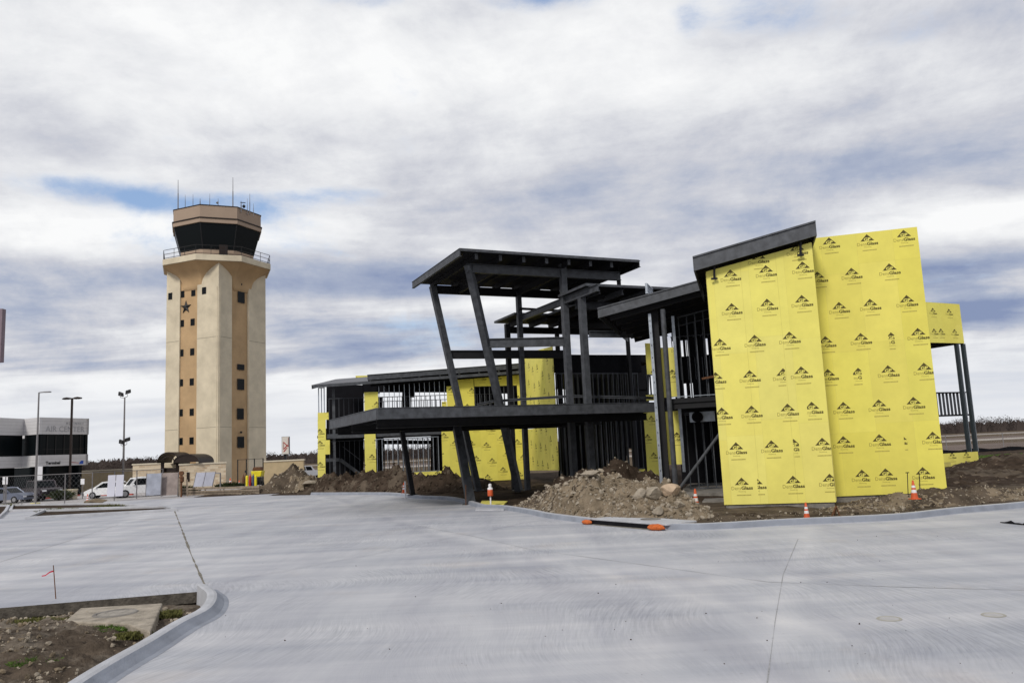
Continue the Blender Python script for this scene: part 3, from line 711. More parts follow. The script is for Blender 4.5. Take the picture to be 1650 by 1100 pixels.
heap('dirt_pile', 'large pale heap of broken limestone and clay just behind the kerb drain', [(gy(u, 800, Y).x, Y, h, rx, ry) for u, Y, h, rx, ry in ((842, 35.0, .7, 2.4, 2.2), (868, 33.6, 1.0, 2.6, 2.4), (896, 32.6, 1.25, 2.6, 2.7), (925, 31.9, 1.48, 2.7, 3.0), (955, 31.4, 1.5, 2.7, 3.0), (985, 31.2, 1.38, 2.4, 2.8), (1012, 30.0, 1.15, 2.2, 2.6), (1042, 29.3, 1.28, 1.9, 2.4), (1072, 28.6, 1.1, 1.6, 2.0), (1092, 28.2, .7, 1.2, 1.6))],
     -4.2, 8.6, 25.6, 37.5, .06, 'dirt_pale', 'dirt', lambda X, Y, Z: (vnoise(X, Y, 1.2, 8, 33, .8)-.15*(X-2.0) > .05), 7000, 3, .34, .05, rsize=(.02, .13))
heap('dirt_pile', 'low dark brown mound behind the pale rubble heap, in front of the stud window', [(5.0, 39.5, 1.75, 3.2, 2.2), (3.4, 40, 1.5, 3, 2.2)], 0, 9, 37, 43, .12, 'dirt', 'dirt_dark', lambda X, Y, Z: vnoise(X, Y, .8, 7, 3, .72) > -.3, 300, 8, .2, .15)
p = HP(465, 790, 66.5)
heap('dirt_pile', 'brown heap of loose soil in front of the tan block wall beside the tower', [(p.x, 67.6, 2.15, 3.3, 2.6), (p.x-1.5, 67, 1.2, 3.0, 2.2), (p.x+1.9, 67, 1.35, 2.6, 2.2), (p.x-3, 66.4, .5, 1.6, 1.2)], p.x-6, p.x+5, 64.6, 71, .1, 'dirt_pale', 'dirt', lambda X, Y, Z: vnoise(X, Y, .9, 7, 13, .72) > -.25, 900, 11, .25, .0, rsize=(.04, .16))
q = HP(516, 785, 65)
heap('dirt_pile', 'small grey spoil heap leaning on the left end of the long earth bank', [(q.x, 66, 1.35, 2.0, 1.4), (q.x-1.2, 66, 1.3, 1.4, 1.3)], q.x-4, q.x+3, 64, 68, .1, 'dirt_pale', None, None, 250, 14, .2, .0)
b0 = []
for u, y, h in ((522, 62.3, 1.3), (540, 62.3, 1.45), (560, 62, 1.5), (580, 61.5, 1.5), (600, 61, 1.55), (620, 60, 1.7), (640, 58.5, 1.75), (657, 57, 1.6)):
    c = HP(u, 780, y); b0.append((c.x, y, h, 2.6, 2.3))
heap('earth_bank', 'long dark bank of dug soil along the far kerb in front of the left wing', b0, -19, -4, 53, 68, .13, 'dirt_dark', 'dirt', lambda X, Y, Z: vnoise(X, Y, .7, 7, 23, .72) > .15, 1100, 17, .22, .0, rsize=(.04, .18), rock_m='dirt')
c = HP(716, 780, 53.5)
heap('dirt_pile', 'dark soil mound among the slanted columns under the canopy', [(c.x, 53.5, 1.5, 3.2, 2.2), (c.x-1.8, 53.5, 1.15, 2.6, 2.0), (c.x+1.6, 53, 1.0, 2.6, 1.8)], c.x-6, c.x+5, 50, 57, .12, 'dirt_dark', None, None, 500, 19, .2, .05, rock_m='dirt')
heap('dirt_pile', 'broad dark slope of stripped soil to the right of the yellow walls', [(23, 42, .45, 8, 6), (35, 50, 1.35, 9, 6), (38, 46, 1.3, 8, 8), (19.0, 38, .35, 5, 4)], 14, 44, 34, 56, .2, 'dirt_dark', 'dirt', lambda X, Y, Z: vnoise(X, Y, .5, 7, 29, .72) > .12, 700, 21, .2, .05, rock_m='dirt_pale', rsize=(.03, .10))
heap('dirt_ridge', 'thin ridge of crumbly soil along the kerb at the foot of the recessed yellow wall', [(13.2, 29.0, .42, 2.2, 1.1), (15.0, 29.2, .62, 1.8, 1.2), (16.6, 29.8, .5, 2.2, 1.2), (11.6, 27.8, .25, 2.0, .9), (19, 30.6, .35, 3, 1.2)], 9.4, 23, 26.8, 32.5, .06, 'dirt', 'dirt_pale', lambda X, Y, Z: vnoise(X, Y, 1.1, 7, 41, .72) > .1, 1400, 24, .10, .02, rsize=(.015, .07), fine_sc=2.2)

# ---- stones of the near bed
rr = random.Random(12); mb = MB(); rs = np.random.RandomState(12)
gx, gy_ = rs.uniform(-13.5, -5.0, 14000), rs.uniform(8.2, 17.2, 14000); de_ = dist(gx, gy_, pave_poly, True); ok = (~inside(gx, gy_, pave_poly)) & (de_ > .22); gx, gy_, de_ = gx[ok], gy_[ok], de_[ok]
hz = near_z(gx, gy_, height(gx, gy_, np.zeros(gx.shape, bool), de_), de_); cl = vnoise(gx, gy_, .9, 4, 61)
for x, y, z, c in zip(gx, gy_, hz, cl):
    if rr.random() > .55+c*1.3+(.35 if x < -9 else 0): continue
    r = .009*(8**(rr.random()**2.8)); stone(mb, (x, y, z+r*.25), r, rr, 'rock' if rr.random() < .55 else 'dirt_pale')
struct(mb.build('gravel'), 'stuff')

# ================================================================== THE BUILDING UNDER CONSTRUCTION
B_ = thing('unfinished_building', 'two-storey steel-framed building under construction, clad partly in yellow printed sheathing board, under a tall flat canopy', 'building', (0, 45, 0))
B_['label'] = 'unfinished two-storey steel frame building with bright yellow printed boards and a tall flat canopy'
R = Frame(gz(1167, 813, .25), -16)                        # right wing: the two tall yellow walls
C = Frame(gz(608, 657, 4.8), 25)                          # entrance canopy and everything squared to it
HC = Frame(gz(740, 400, 13.4), 24.5)
BF = Frame(gy(785, 732, 66), 12)                          # left wing wall line
PEN = []
def pr(fr, t, u0, v0, u1, v1):                           # upright rectangle on a wall plane
    um, vm = (u0+u1)/2, (v0+v1)/2
    s0, s1 = fr.at(t, u0, vm)[0], fr.at(t, u1, vm)[0]; z1, z0 = fr.at(t, um, v0)[1], fr.at(t, um, v1)[1]
    return [(s0, z0), (s1, z0), (s1, z1), (s0, z1)]
def W(fr, t, u, v): s, z = fr.at(t, u, v); return fr.P(s, t, z)

# ---- right wing: near wall, recessed wall, their returns
wallA = [(0, .25), (3.885, .25), (3.93, 9.80), (0.02, 9.10)]
LA = [(1177, 440), (1234, 433), (1293, 427), (1222, 412), (1284, 398), (1179, 494), (1236, 487), (1292, 481), (1160, 551), (1216, 545), (1272, 540),
      (1153, 605, 1140), (1208, 602), (1262, 599, 0, 1265), (1291, 596), (1163, 662, 0), (1211, 659), (1269, 656), (1308, 653, 1300), (1186, 718), (1243, 715), (1279, 713, 1278, 1287),
      (1325, 711), (1195, 775), (1217, 774, 1220), (1278, 772), (1337, 769)]
def logo_list(fr, t, L):
    out = []
    for q in L:
        S, Z = fr.at(t, q[0], q[1]); a = fr.at(t, q[2], q[1])[0] if len(q) > 2 and q[2] else -99; b = fr.at(t, q[3], q[1])[0] if len(q) > 3 and q[3] else 99
        out.append((S, Z, a, b))
    return out
o = sheathing(B_, R, 0, [wallA], logo_list(R, 0, LA), seed=4, tone=(1.0, 1.12)); o['label'] = 'tall near wall of yellow board under the sloping grey roof edge'
wallB = [(3.6, .30), (7.93, .36), (7.96, 10.42), (3.6, 10.42)]
LB = [(1336, 388), (1397, 383), (1456, 376), (1317, 443), (1372, 437), (1433, 430), (1352, 492), (1402, 487), (1461, 481), (1330, 547), (1387, 542), (1436, 541, 1431, 1441), (1479, 534),
      (1334, 600), (1383, 598, 1374, 1388), (1431, 594), (1489, 590), (1359, 653), (1416, 649), (1472, 645), (1359, 708), (1417, 705), (1449, 703, 1456, 1461), (1503, 701), (1389, 762, 0, 1401), (1427, 760), (1487, 758)]
o = sheathing(B_, R, 2.0, [wallB], logo_list(R, 2.0, LB), seed=9, tone=(.96, .92)); o['label'] = 'tallest yellow wall, set back behind the near one'
mb = MB()
for k in (1, 2): mb.box(R, 1.3*k-.005, 1.3*k+.005, -.0035, 0, .26, 9.1+.18*1.3*k, 'seam')
mb.build('sheathing_joint', B_)
for s0, t0, t1, z1, inset in ((3.915, .03, 1.97, 9.8, 0), (.02, .03, 2.2, 9.05, 0), (7.93, 2.04, 7.5, 10.4, 0), (3.62, 2.04, 6.5, 10.4, 0)):
    mb = MB(); mb.box(R, s0-.02, s0-.0, t0, t1, .28, z1, 'yellow_edge'); mb.build('sheathing_return', B_)
mb = MB(); mb.box(R, .06, 3.84, .06, 1.9, -.3, .246, 'concrete_raw'); mb.build('foundation', B_, bevel=.01)
mb = MB(); mb.box(R, 3.9, 7.9, 2.07, 9, -.3, .30, 'concrete_raw'); mb.build('foundation', B_, bevel=.01)
mb = MB(); mb.box(R, -2.3, 3.85, 6.3, 16, -.3, .32, 'concrete_raw'); mb.build('floor_slab', B_, bevel=.01)
mb = MB(); mb.box(R, -1.0, 3.8, 3.6, 6.2, -.3, .14, 'concrete_raw'); mb.build('floor_slab', B_, bevel=.01)

def sl(s, s0, z0, s1, z1): return z0+(z1-z0)*(s-s0)/(s1-s0)
def sloped_roof(fr, s0, s1, t0, t1, z0, z1, fas, th=.18, name='roof', back=0, jt=None, left=True, deck='deck', fm='steel'):
    """slab rising along s from z0 to z1 with a channel along the front (and ends), joists across below"""
    mb = MB(); mb.prism([fr.P(s0+.06, t0+.06, z0-th-.02), fr.P(s1-.06, t0+.06, z1-th-.02), fr.P(s1-.06, t1, z1-th-.02+back), fr.P(s0+.06, t1, z0-th-.02+back)], (0, 0, th-.02), deck)
    ro = mb.build(name, B_)
    for (sa, za, sb, zb) in ((s0, z0, s1, z1),):
        mb = MB(); mb.prism([fr.P(sa, t0, za-fas), fr.P(sb, t0, zb-fas), fr.P(sb, t0+.05, zb-fas), fr.P(sa, t0+.05, za-fas)], (0, 0, fas), fm)
        mb.prism([fr.P(sa, t0-.05, za-.035), fr.P(sb, t0-.05, zb-.035), fr.P(sb, t0+.12, zb-.035), fr.P(sa, t0+.12, za-.035)], (0, 0, .06), fm)
        mb.build('fascia', ro)
    for S, z, f in ((s0, z0, 1), (s1, z1, -1)):
        if S == s0 and not left: continue
        mb = MB(); mb.prism([fr.P(S, t0+.052, z-fas), fr.P(S+.05*f, t0+.052, z-fas), fr.P(S+.05*f, t1, z-fas+back), fr.P(S, t1, z-fas+back)], (0, 0, fas-.002), fm); mb.build('fascia', ro)
    return ro
rA = sloped_roof(R, -.42, 4.10, -.42, 6.8, 9.63, 10.48, .54)
for u, v0, v1 in ((1151, 430, 449), (1290, 390, 411)):
    mb = MB(); a, b = W(R, -.16, u, v0), W(R, -.16, u, v1); mb.bar(a, b, .06, .06, 'steel_dark'); mb.bar(b-Vector((.12, 0, 0)), b+Vector((.12, 0, 0)), .06, .07, 'steel_dark'); mb.build('hanger', rA)
for t in (1.0, 3.0, 5.0):
    mb = MB(); mb.ibeam(R.P(-.3, t, 9.63-.42), R.P(4.0, t, 10.48-.42), .16, .3, 'steel_dark'); mb.build('joist', rA) if t > 2.5 else None
r2 = sloped_roof(R, -5.48, 4.2, 7.0, 17, 9.29, 9.29+9.68*.179, .47)
for t in (7.6, 9.4, 11.2, 13, 14.8, 16.5):
    mb = MB(); k = .179; s0 = -5.0+.28*(t-7.6)*.0; mb.ibeam(R.P(s0, t, 9.29-.2-.26+k*.48), R.P(4.0, t, 9.29-.2-.26+k*9.48), .2, .42, 'steel_dark'); mb.build('joist', r2)
# columns of the right wing
def col(fr, s, t, z0, z1, m='steel', kind='pipe', w=.12):
    mb = MB()
    if kind == 'pipe': mb.cyl(fr.P(s, t, z0), fr.P(s, t, z1), w, w, m, 20)
    elif kind == 'box': mb.box(fr, s-w, s+w, t-w, t+w, z0, z1, m)
    else: mb.ibeam(fr.P(s, t, z0), fr.P(s, t, z1), w*2, w*2, m)
    mb.prism([fr.P(s-w*1.5, t-w*1.5, z0), fr.P(s+w*1.5, t-w*1.5, z0), fr.P(s+w*1.5, t+w*1.5, z0), fr.P(s-w*1.5, t+w*1.5, z0)], (0, 0, .03), m)
    return mb.build('column', B_, smooth=False)
col(R, -2.35, 7.0, 0, 8.95, 'steel', 'pipe', .12)
s_, z_ = R.at(8.2, 1068, 690); col(R, s_, 8.2, .1, 9.6, 'steel_dark', 'box', .16)
s_, z_ = R.at(7.6, 1057, 655)
mb = MB(); mb.box(R, s_-.07, s_+.07, 7.6, 7.63, .1, 8.9, 'galv'); mb.box(R, s_-.07, s_-.05, 7.64, 7.75, .1, 8.9, 'galv')
for k in range(14): mb.box(R, s_-.015, s_+.015, 7.594, 7.6, .7+k*.6, .78+k*.6, 'black')
mb.build('stud', B_); STUDS[0] += 1
p0, p1 = W(R, 7.3, 1096, 785), W(R, 8.2, 1160, 698); mb = MB(); mb.cyl(p0, p1, .075, .075, 'steel', 12); mb.build('brace', B_)
# yellow strip, floor, studs inside
o = sheathing(B_, R, 9.2, [pr(R, 9.2, 1067, 560, 1089, 640), pr(R, 9.2, 1073, 662, 1099, 748)], seed=22)
s_, z_ = R.at(9.0, 1096, 650); mb = MB(); mb.box(R, s_-.12, s_+.02, 8.95, 9.15, 1.2, 8.9, 'galv'); mb.build('door_jamb', B_)
sl0 = R.at(7.4, 1075, 650)[0]
mb = MB(); mb.box(R, sl0, 3.6, 7.4, 16.4, 4.52, 4.70, 'deck'); fl = mb.build('upper_floor', B_)
mb = MB(); mb.ibeam(R.P(sl0, 7.42, 4.36), R.P(3.6, 7.42, 4.36), .2, .32, 'steel_dark'); mb.build('edge_beam', fl)
for t in (10, 13, 16): mb = MB(); mb.ibeam(R.P(sl0, t, 4.3), R.P(3.6, t, 4.3), .2, .4, 'steel_dark'); mb.build('edge_beam', fl)
mb = MB(); mb.bar(R.P(sl0, 7.5, 4.78), R.P(3.6, 7.5, 4.78), .04, .03, 'galv'); mb.build('floor_track', B_)
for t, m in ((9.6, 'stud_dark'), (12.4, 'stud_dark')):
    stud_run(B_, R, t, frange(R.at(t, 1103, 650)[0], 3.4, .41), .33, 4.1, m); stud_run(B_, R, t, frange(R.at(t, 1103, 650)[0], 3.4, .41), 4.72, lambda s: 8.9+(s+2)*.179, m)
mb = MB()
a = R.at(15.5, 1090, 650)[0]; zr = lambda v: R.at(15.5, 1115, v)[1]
for z0, z1 in ((.3, 4.6), (zr(617), zr(573)), (zr(547), zr(547)+2.0)): mb.box(R, a, 4.1, 15.5, 15.56, z0, z1, 'inside')  # rear wall as black plates: the bay's shade put into the colour
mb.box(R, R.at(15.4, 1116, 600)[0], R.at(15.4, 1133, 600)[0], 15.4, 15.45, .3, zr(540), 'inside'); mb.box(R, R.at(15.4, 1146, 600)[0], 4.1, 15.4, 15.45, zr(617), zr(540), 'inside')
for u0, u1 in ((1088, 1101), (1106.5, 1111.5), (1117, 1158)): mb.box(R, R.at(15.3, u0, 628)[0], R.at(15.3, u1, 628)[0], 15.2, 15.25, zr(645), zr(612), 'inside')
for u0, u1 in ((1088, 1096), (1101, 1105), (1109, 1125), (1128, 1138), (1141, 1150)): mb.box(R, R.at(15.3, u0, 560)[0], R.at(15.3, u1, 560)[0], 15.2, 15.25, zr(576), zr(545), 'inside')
mb.build('rear_wall_shade', B_)
stud_run(B_, R, 15.3, frange(a, 4.0, .41), 4.72, 8.7, 'stud_dark', own=False)
q = pr(R, 9.0, 1111, 663, 1152, 679); mb = MB(); mb.box(R, q[0][0], q[1][0], 9, 9.5, q[0][1], q[2][1], 'galv'); mb.build('air_duct', B_)
q = pr(R, 8.9, 1116, 665, 1132, 678); mb = MB(); mb.cyl(R.P((q[0][0]+q[1][0])/2, 8.97, (q[0][1]+q[2][1])/2), R.P((q[0][0]+q[1][0])/2, 8.6, (q[0][1]+q[2][1])/2), .26, .26, 'inside', 16); mb.build('duct_opening', B_)
mb = MB(); mb.bar(W(R, 9.4, 1131, 610), W(R, 9.4, 1152, 606), .12, .10, 'rust'); mb.build('scaffold_plank', B_)

# ---- low entrance canopy
mb = MB(); mb.box(C, .06, 15.6, .06, 10.2, 4.66, 4.78, 'deck'); lc = mb.build('canopy_roof', B_); lc['label'] = 'low flat entrance canopy'
def chan(fr, a, b, z0, z1, m, parent, name, axis='s', th=.05, lip=.12):
    mb = MB()
    if axis == 's':
        s0, s1, t = a[0], b[0], a[1]; mb.box(fr, s0, s1, t, t+th, z0, z1, m); mb.box(fr, s0, s1, t-.03, t+lip, z1+.002, z1+.03, m); mb.box(fr, s0, s1, t-.03, t+lip, z0-.03, z0-.002, m)
    else:
        t0, t1, s = a[1], b[1], a[0]; mb.box(fr, s, s+th, t0, t1, z0, z1, m); mb.box(fr, s-.03, s+lip, t0, t1, z1+.002, z1+.03, m); mb.box(fr, s-.03, s+lip, t0, t1, z0-.03, z0-.002, m)
    return mb.build(name, parent)
chan(C, (0, 0), (15.6, 0), 4.32, 4.78, 'steel', lc, 'fascia'); chan(C, (0, .16), (0, 10.3), 4.32, 4.78, 'steel', lc, 'fascia', 't')
chan(C, (0, 10.25), (15.6, 10.25), 4.32, 4.78, 'steel', lc, 'fascia')
for s in frange(1.2, 15.2, 1.4):
    mb = MB(); mb.ibeam(C.P(s, .1, 4.47), C.P(s, 10.2, 4.47), .14, .3, 'steel_dark'); mb.build('joist', lc)
for t in (1.3, 6.2, 9.6):
    mb = MB(); mb.ibeam(C.P(.3, t, 4.11), C.P(15.4, t, 4.11), .22, .38, 'steel_dark'); mb.build('girder', lc)

# ---- slanted and upright columns
def rod(a, b, w, m='steel', name='column', h=None, parent=None, label=None):
    mb = MB(); mb.bar(a, b, w, h or w, m); 
    if name == 'column': a = Vector(a); mb.prism([a+Vector((-w, -w, 0)), a+Vector((w, -w, 0)), a+Vector((w, w, 0)), a+Vector((-w, w, 0))], (0, 0, .04), m)
    o = mb.build(name, parent or B_)
    if label: o['label'] = label
    return o
TF = 1.35
def HT(u, v, t): return W(HC, t, u, v)
U2t, U2b = HT(754.5, 426, TF), gz(836, 790, .25)
rod(U2b, U2t, .38, label='slanted front column of the tall canopy')
TB = 7.2
U1t, U1b = HT(697, 461, TB), gy(771, 790, 50.5)
rod(U1b, U1t, .36, label='slanted rear column of the tall canopy')
rod(gz(759, 812, 0), W(C, 6.2, 735, 682), .42, label='thick slanted column under the low canopy nearest the pavement')
rod(gy(665, 797, 47), gy(647, 690, 46.3), .26, 'steel_dark')
def upright(u, v, y, z0, z1, w, m='steel'): p = gy(u, v, y); return rod(Vector((p.x, p.y, z0)), Vector((p.x, p.y, z1)), w, m)
V1p = HT(906, 426, TF); V1z = V1p.z; V1 = rod(Vector((V1p.x, V1p.y, 0)), V1p, .34)
V2p = gy(937, 478, 43.8); rod(Vector((V2p.x, V2p.y, 0)), V2p, .34)
U3p = HT(835, 470, TB); rod(Vector((U3p.x, U3p.y, 0)), U3p, .30)
V3p = gy(995.5, 430, 47.3); rod(Vector((V3p.x, V3p.y, 11.2)), V3p, .18, 'steel_dark')
upright(817, 522, 52, 0, gy(817, 522, 52).z, .30, 'steel_dark'); upright(897, 531, 54.5, 0, gy(897, 531, 54.5).z, .24, 'steel_dark'); upright(1011, 543, 56, 0, gy(1011, 543, 56).z, .22, 'steel_dark')
# tie beams
def on_line(a, b, z): k = (z-a.z)/(b.z-a.z); return a+(b-a)*k
def tie(a, b, h=.5, w=.2, m='steel', name='beam'):
    mb = MB(); mb.ibeam(a, b, w, h, m); return mb.build(name, B_)
d2 = Vector((cos(radians(25)), sin(radians(25)), 0))
a = on_line(U2b, U2t, 8.68); b = Vector((V1p.x, V1p.y, 8.68)); tie(a, b, .52)
a = on_line(U1b, U1t, 8.68); b = Vector((U3p.x, U3p.y, 8.68)); tie(a, b, .52, m='steel_dark'); tie(b, b+(b-a).normalized()*3.2, .52, m='steel_dark')
a = gy(949, 538, V2p.y); b = gy(1032, 539, V2p.y+2.3); tie(a, b, .36)
a = gy(797, 646, U2b.y-1.2); b = Vector((V1p.x, V1p.y, a.z)); tie(a, b, .14, .2); tie(b, gy(1052, 641, 45.5), .14, .2); tie(a, gy(770, 652, 48), .14, .2)
# ---- tall canopy
HS, HTT = 11.3, 8.5
mb = MB(); mb.box(HC, .06, HS, .0, HTT, 13.28, 13.38, 'deck'); hc = mb.build('canopy_roof', B_); hc['label'] = 'tall flat canopy on slanted columns'
chan(HC, (0, 0), (0, HTT), 13.0, 13.36, 'steel', hc, 'fascia', 't')
mb = MB(); mb.box(HC, 0, HS, -.03, -.005, 13.26, 13.41, 'steel'); mb.build('fascia', hc)
chan(HC, (HS, 0), (HS, HTT), 13.02, 13.36, 'steel_dark', hc, 'fascia', 't')
for s in frange(1.1, HS-.4, 1.42):
    mb = MB(); mb.ibeam(HC.P(s, .35, 13.10), HC.P(s, HTT-.25, 13.10), .14, .32, 'steel_dark'); jo = mb.build('joist', hc); mb = MB(); mb.box(HC, s-.09, s+.09, .32, .345, 12.94, 13.27, 'steel'); mb.build('end_plate', jo)
for t, m in ((TF, 'steel'), (TB, 'steel_dark')):
    zc_ = 12.68; mb = MB(); mb.ibeam(HC.P(.9, t, zc_), HC.P(HS-.5, t, zc_), .24, .50, m); mb.build('girder', hc)
for s in (2.6, 6.6, 9.9):
    mb = MB(); mb.ibeam(HC.P(s, TF+.15, 12.70), HC.P(s, TB-.15, 12.70), .2, .44, 'steel_dark'); mb.build('girder', hc)

# ---- middle flat roof behind
def flat_roof(corner, ds, dt, z, parts=True, ang=24, th=.12, jm='steel_dark', jn=1.5, fas=.12, front='steel'):
    fr = Frame(corner, ang); mb = MB(); mb.box(fr, 0, ds, 0, dt, z-th, z, 'deck'); ro = mb.build('roof', B_)
    mb = MB(); mb.box(fr, -.02, ds, -.03, -.003, z-fas, z+.02, front); mb.build('fascia', ro); mb = MB(); mb.box(fr, -.03, -.003, 0, dt, z-fas, z+.02, front); mb.build('fascia', ro)
    for s in frange(1.0, ds-.3, jn):
        mb = MB(); mb.ibeam(fr.P(s, .3, z-th-.18), fr.P(s, dt-.2, z-th-.18), .14, .32, jm); mb.build('joist', ro)
    mb = MB(); mb.ibeam(fr.P(.7, dt-.7, z-th-.56), fr.P(ds-.4, dt-.7, z-th-.56), .2, .44, jm); mb.build('girder', ro)
    return ro, fr
m1, f1 = flat_roof(gz(944, 457, 11.4), 7.5, 3.3, 11.4, jm='steel')
m1b, f1b = flat_roof(f1.P(2.2, 3.32, 0), 5.3, 6.5, 11.4)
m2, f2 = flat_roof(gz(829, 504, 11.4), 14, 3.4, 11.4)
m2['label'] = 'rear flat roof seen below the tall canopy'
tie(gz(841, 512, 11.05), gz(964, 463, 11.05), .40, .2, 'steel', 'beam')
tie(gz(912, 490, 11.0), gz(975, 478, 11.0)+Vector((0, 0, 0)), .2, .16, 'steel_dark')
tie(gz(836, 497, 11.6), gz(909, 501, 11.6), .14, .14, 'steel_dark')
o = stud_run(B_, Frame(gy(1044, 473, 38), 70), 0, [0, .35, .7, 1.05, 1.4], gy(1044, 473, 38).z, gy(1044, 456, 38).z, 'galv', w=.09, dep=.1)

# ---- left wing
o = sheathing(B_, BF, 0, [pr(BF, 0, 512, 664.5, 529.5, 676)], seed=31)
o = sheathing(B_, BF, 0, [pr(BF, 0, 512, 676, 525, 709), pr(BF, 0, 512, 709, 531.5, 732), pr(BF, 0, 512, 732, 524.5, 790)], seed=32); o['label'] = 'yellow strip at the far left corner'
o = sheathing(B_, BF, 0, [pr(BF, 0, 587, 631.5, 609.5, 668)], seed=33)
o = sheathing(B_, BF, 0, [pr(BF, 0, 588, 693, 606, 790), pr(BF, 0, 606.3, 761, 712, 790)], seed=34)
o = sheathing(B_, BF, 0, [pr(BF, 0, 712, 647, 719.8, 655), pr(BF, 0, 720, 622, 737.8, 656), pr(BF, 0, 738, 606, 763.8, 656), pr(BF, 0, 764, 602, 833, 621.5), pr(BF, 0, 833.3, 600, 846, 656)], seed=35, tone=(.97, .85))
o = sheathing(B_, BF, 0, [pr(BF, 0, 712.5, 689, 846, 775), pr(BF, 0, 778, 775.2, 828, 792)], seed=37, tone=(.97, .85))
s0, s1 = BF.at(0, 512, 700)[0], BF.at(0, 846, 700)[0]
zF = BF.at(0, 620, 697)[1]; zT = lambda t, u, v: BF.at(t, u, v)[1]; sT = lambda t, u, v=700: BF.at(t, u, v)[0]
mb = MB(); mb.box(BF, s0+.1, sT(8, 516), .3, .35, zF-.2, zF, 'deck'); mb.box(BF, sT(8, 516), s1, .3, 10, zF-.2, zF, 'deck') ; fl2 = mb.build('upper_floor', B_)
mb = MB(); q = pr(BF, .15, 527, 698.5, 587, 705.5); mb.box(BF, q[0][0], sT(.15, 712), .12, .2, q[0][1], q[2][1]+.02, 'steel'); mb.build('edge_beam', fl2)
mb = MB(); mb.box(BF, s0+.1, s1, .4, 10.5, -.2, .32, 'concrete_raw'); mb.build('floor_slab', B_)
zt = lambda s: BF.at(0, 512, 627)[1]+.12+(s-s0)*.085
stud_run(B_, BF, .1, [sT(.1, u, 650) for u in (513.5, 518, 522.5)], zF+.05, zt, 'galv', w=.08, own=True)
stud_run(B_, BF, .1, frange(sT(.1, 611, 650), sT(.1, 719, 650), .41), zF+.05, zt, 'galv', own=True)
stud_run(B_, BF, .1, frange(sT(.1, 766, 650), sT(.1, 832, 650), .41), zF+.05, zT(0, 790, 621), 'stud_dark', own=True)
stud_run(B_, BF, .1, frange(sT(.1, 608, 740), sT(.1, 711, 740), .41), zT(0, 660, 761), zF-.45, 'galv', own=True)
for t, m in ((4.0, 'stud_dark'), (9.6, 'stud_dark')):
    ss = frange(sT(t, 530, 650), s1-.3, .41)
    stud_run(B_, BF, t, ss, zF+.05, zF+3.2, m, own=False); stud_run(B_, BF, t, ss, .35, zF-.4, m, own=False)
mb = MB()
def dark(t, u0, v0, u1, v1): mb.prism([W(BF, t, u0, v1), W(BF, t, u1, v1), W(BF, t, u1, v0), W(BF, t, u0, v0)], (0, .05, 0), 'inside')  # black plate painted in where the rooms lie in shade
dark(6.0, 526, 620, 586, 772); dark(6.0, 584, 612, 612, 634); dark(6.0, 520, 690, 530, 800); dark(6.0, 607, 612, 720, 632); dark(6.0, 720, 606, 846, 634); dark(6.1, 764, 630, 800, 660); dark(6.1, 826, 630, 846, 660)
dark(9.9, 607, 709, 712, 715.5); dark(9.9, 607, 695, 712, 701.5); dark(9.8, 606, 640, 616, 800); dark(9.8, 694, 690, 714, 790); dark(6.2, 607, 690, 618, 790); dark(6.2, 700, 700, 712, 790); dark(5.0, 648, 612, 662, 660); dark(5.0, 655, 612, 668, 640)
mb.build('rear_wall_shade', B_)
s_, z_ = BF.at(.5, 537.5, 650); mb = MB(); mb.box(BF, s_-.11, s_+.11, .4, .58, .3, zt(s_), 'steel'); mb.build('column', B_)
st = MB(); a, b = BF.at(2.5, 548, 740), BF.at(2.5, 583, 766)
st.bar(BF.P(a[0], 2.5, a[1]), BF.P(b[0], 2.5, b[1]), .08, .28, 'steel'); st.bar(BF.P(a[0], 3.6, a[1]), BF.P(b[0], 3.6, b[1]), .08, .28, 'steel')
l0 = BF.at(2.5, 525, 740); st.bar(BF.P(l0[0], 2.5, a[1]), BF.P(a[0], 2.5, a[1]), .08, .28, 'steel')
for k in range(12):
    S = a[0]+(b[0]-a[0])*(k+.5)/12; Z = a[1]+(b[1]-a[1])*(k+.5)/12; st.box(BF, S-.14, S+.14, 2.56, 3.54, Z, Z+.03, 'steel_dark')
sto = st.build('stair', B_); mb = MB(); c_, d_ = BF.at(2.4, 552, 719), BF.at(2.4, 581, 741); mb.bar(BF.P(c_[0], 2.4, c_[1]), BF.P(d_[0], 2.4, d_[1]), .05, .05, 'steel'); mb.build('handrail', sto)
# roofs of the left wing
A0, A1 = W(BF, -.8, 504, 622), W(BF, -.8, 838, 599); D0, D1 = W(BF, 4.2, 543, 612.3), W(BF, 4.2, 592, 609.2)
D2 = D0+(A1-A0)*.88; D2.z = A1.z+(D1.z-W(BF, -.8, 592, 617).z)
mb = MB(); mb.prism([A0, A1, D2, D0], (0, 0, .10), 'galv_roof'); lr = mb.build('roof', B_); lr['label'] = 'sloping metal roof edge at the far left'
mb = MB(); mb.bar(A0+Vector((0, -.05, -.03)), A1+Vector((0, -.05, -.03)), .08, .22, 'steel'); mb.build('fascia', lr)
mb = MB(); mb.bar(A0+Vector((-.06, 0, -.06)), D0+Vector((-.06, 0, -.06)), .07, .30, 'steel_dark'); mb.build('fascia', lr)
E0, E1 = W(BF, -.9, 592, 608), W(BF, -.9, 838, 589.3)
mb = MB(); mb.ibeam(E0, E1, .16, .44, 'steel'); ur = mb.build('roof', B_); ur['label'] = 'raised upper roof edge of the left wing'
mb = MB(); n_ = BF.n; bk = Vector((n_.x, n_.y, 0))*9; mb.prism([E0+Vector((0, .1, .12)), E1+Vector((0, .1, .12)), E1+bk+Vector((0, 0, .12)), E0+bk+Vector((2, 0, .12))], (0, 0, .09), 'deck'); mb.build('roof_deck', ur)
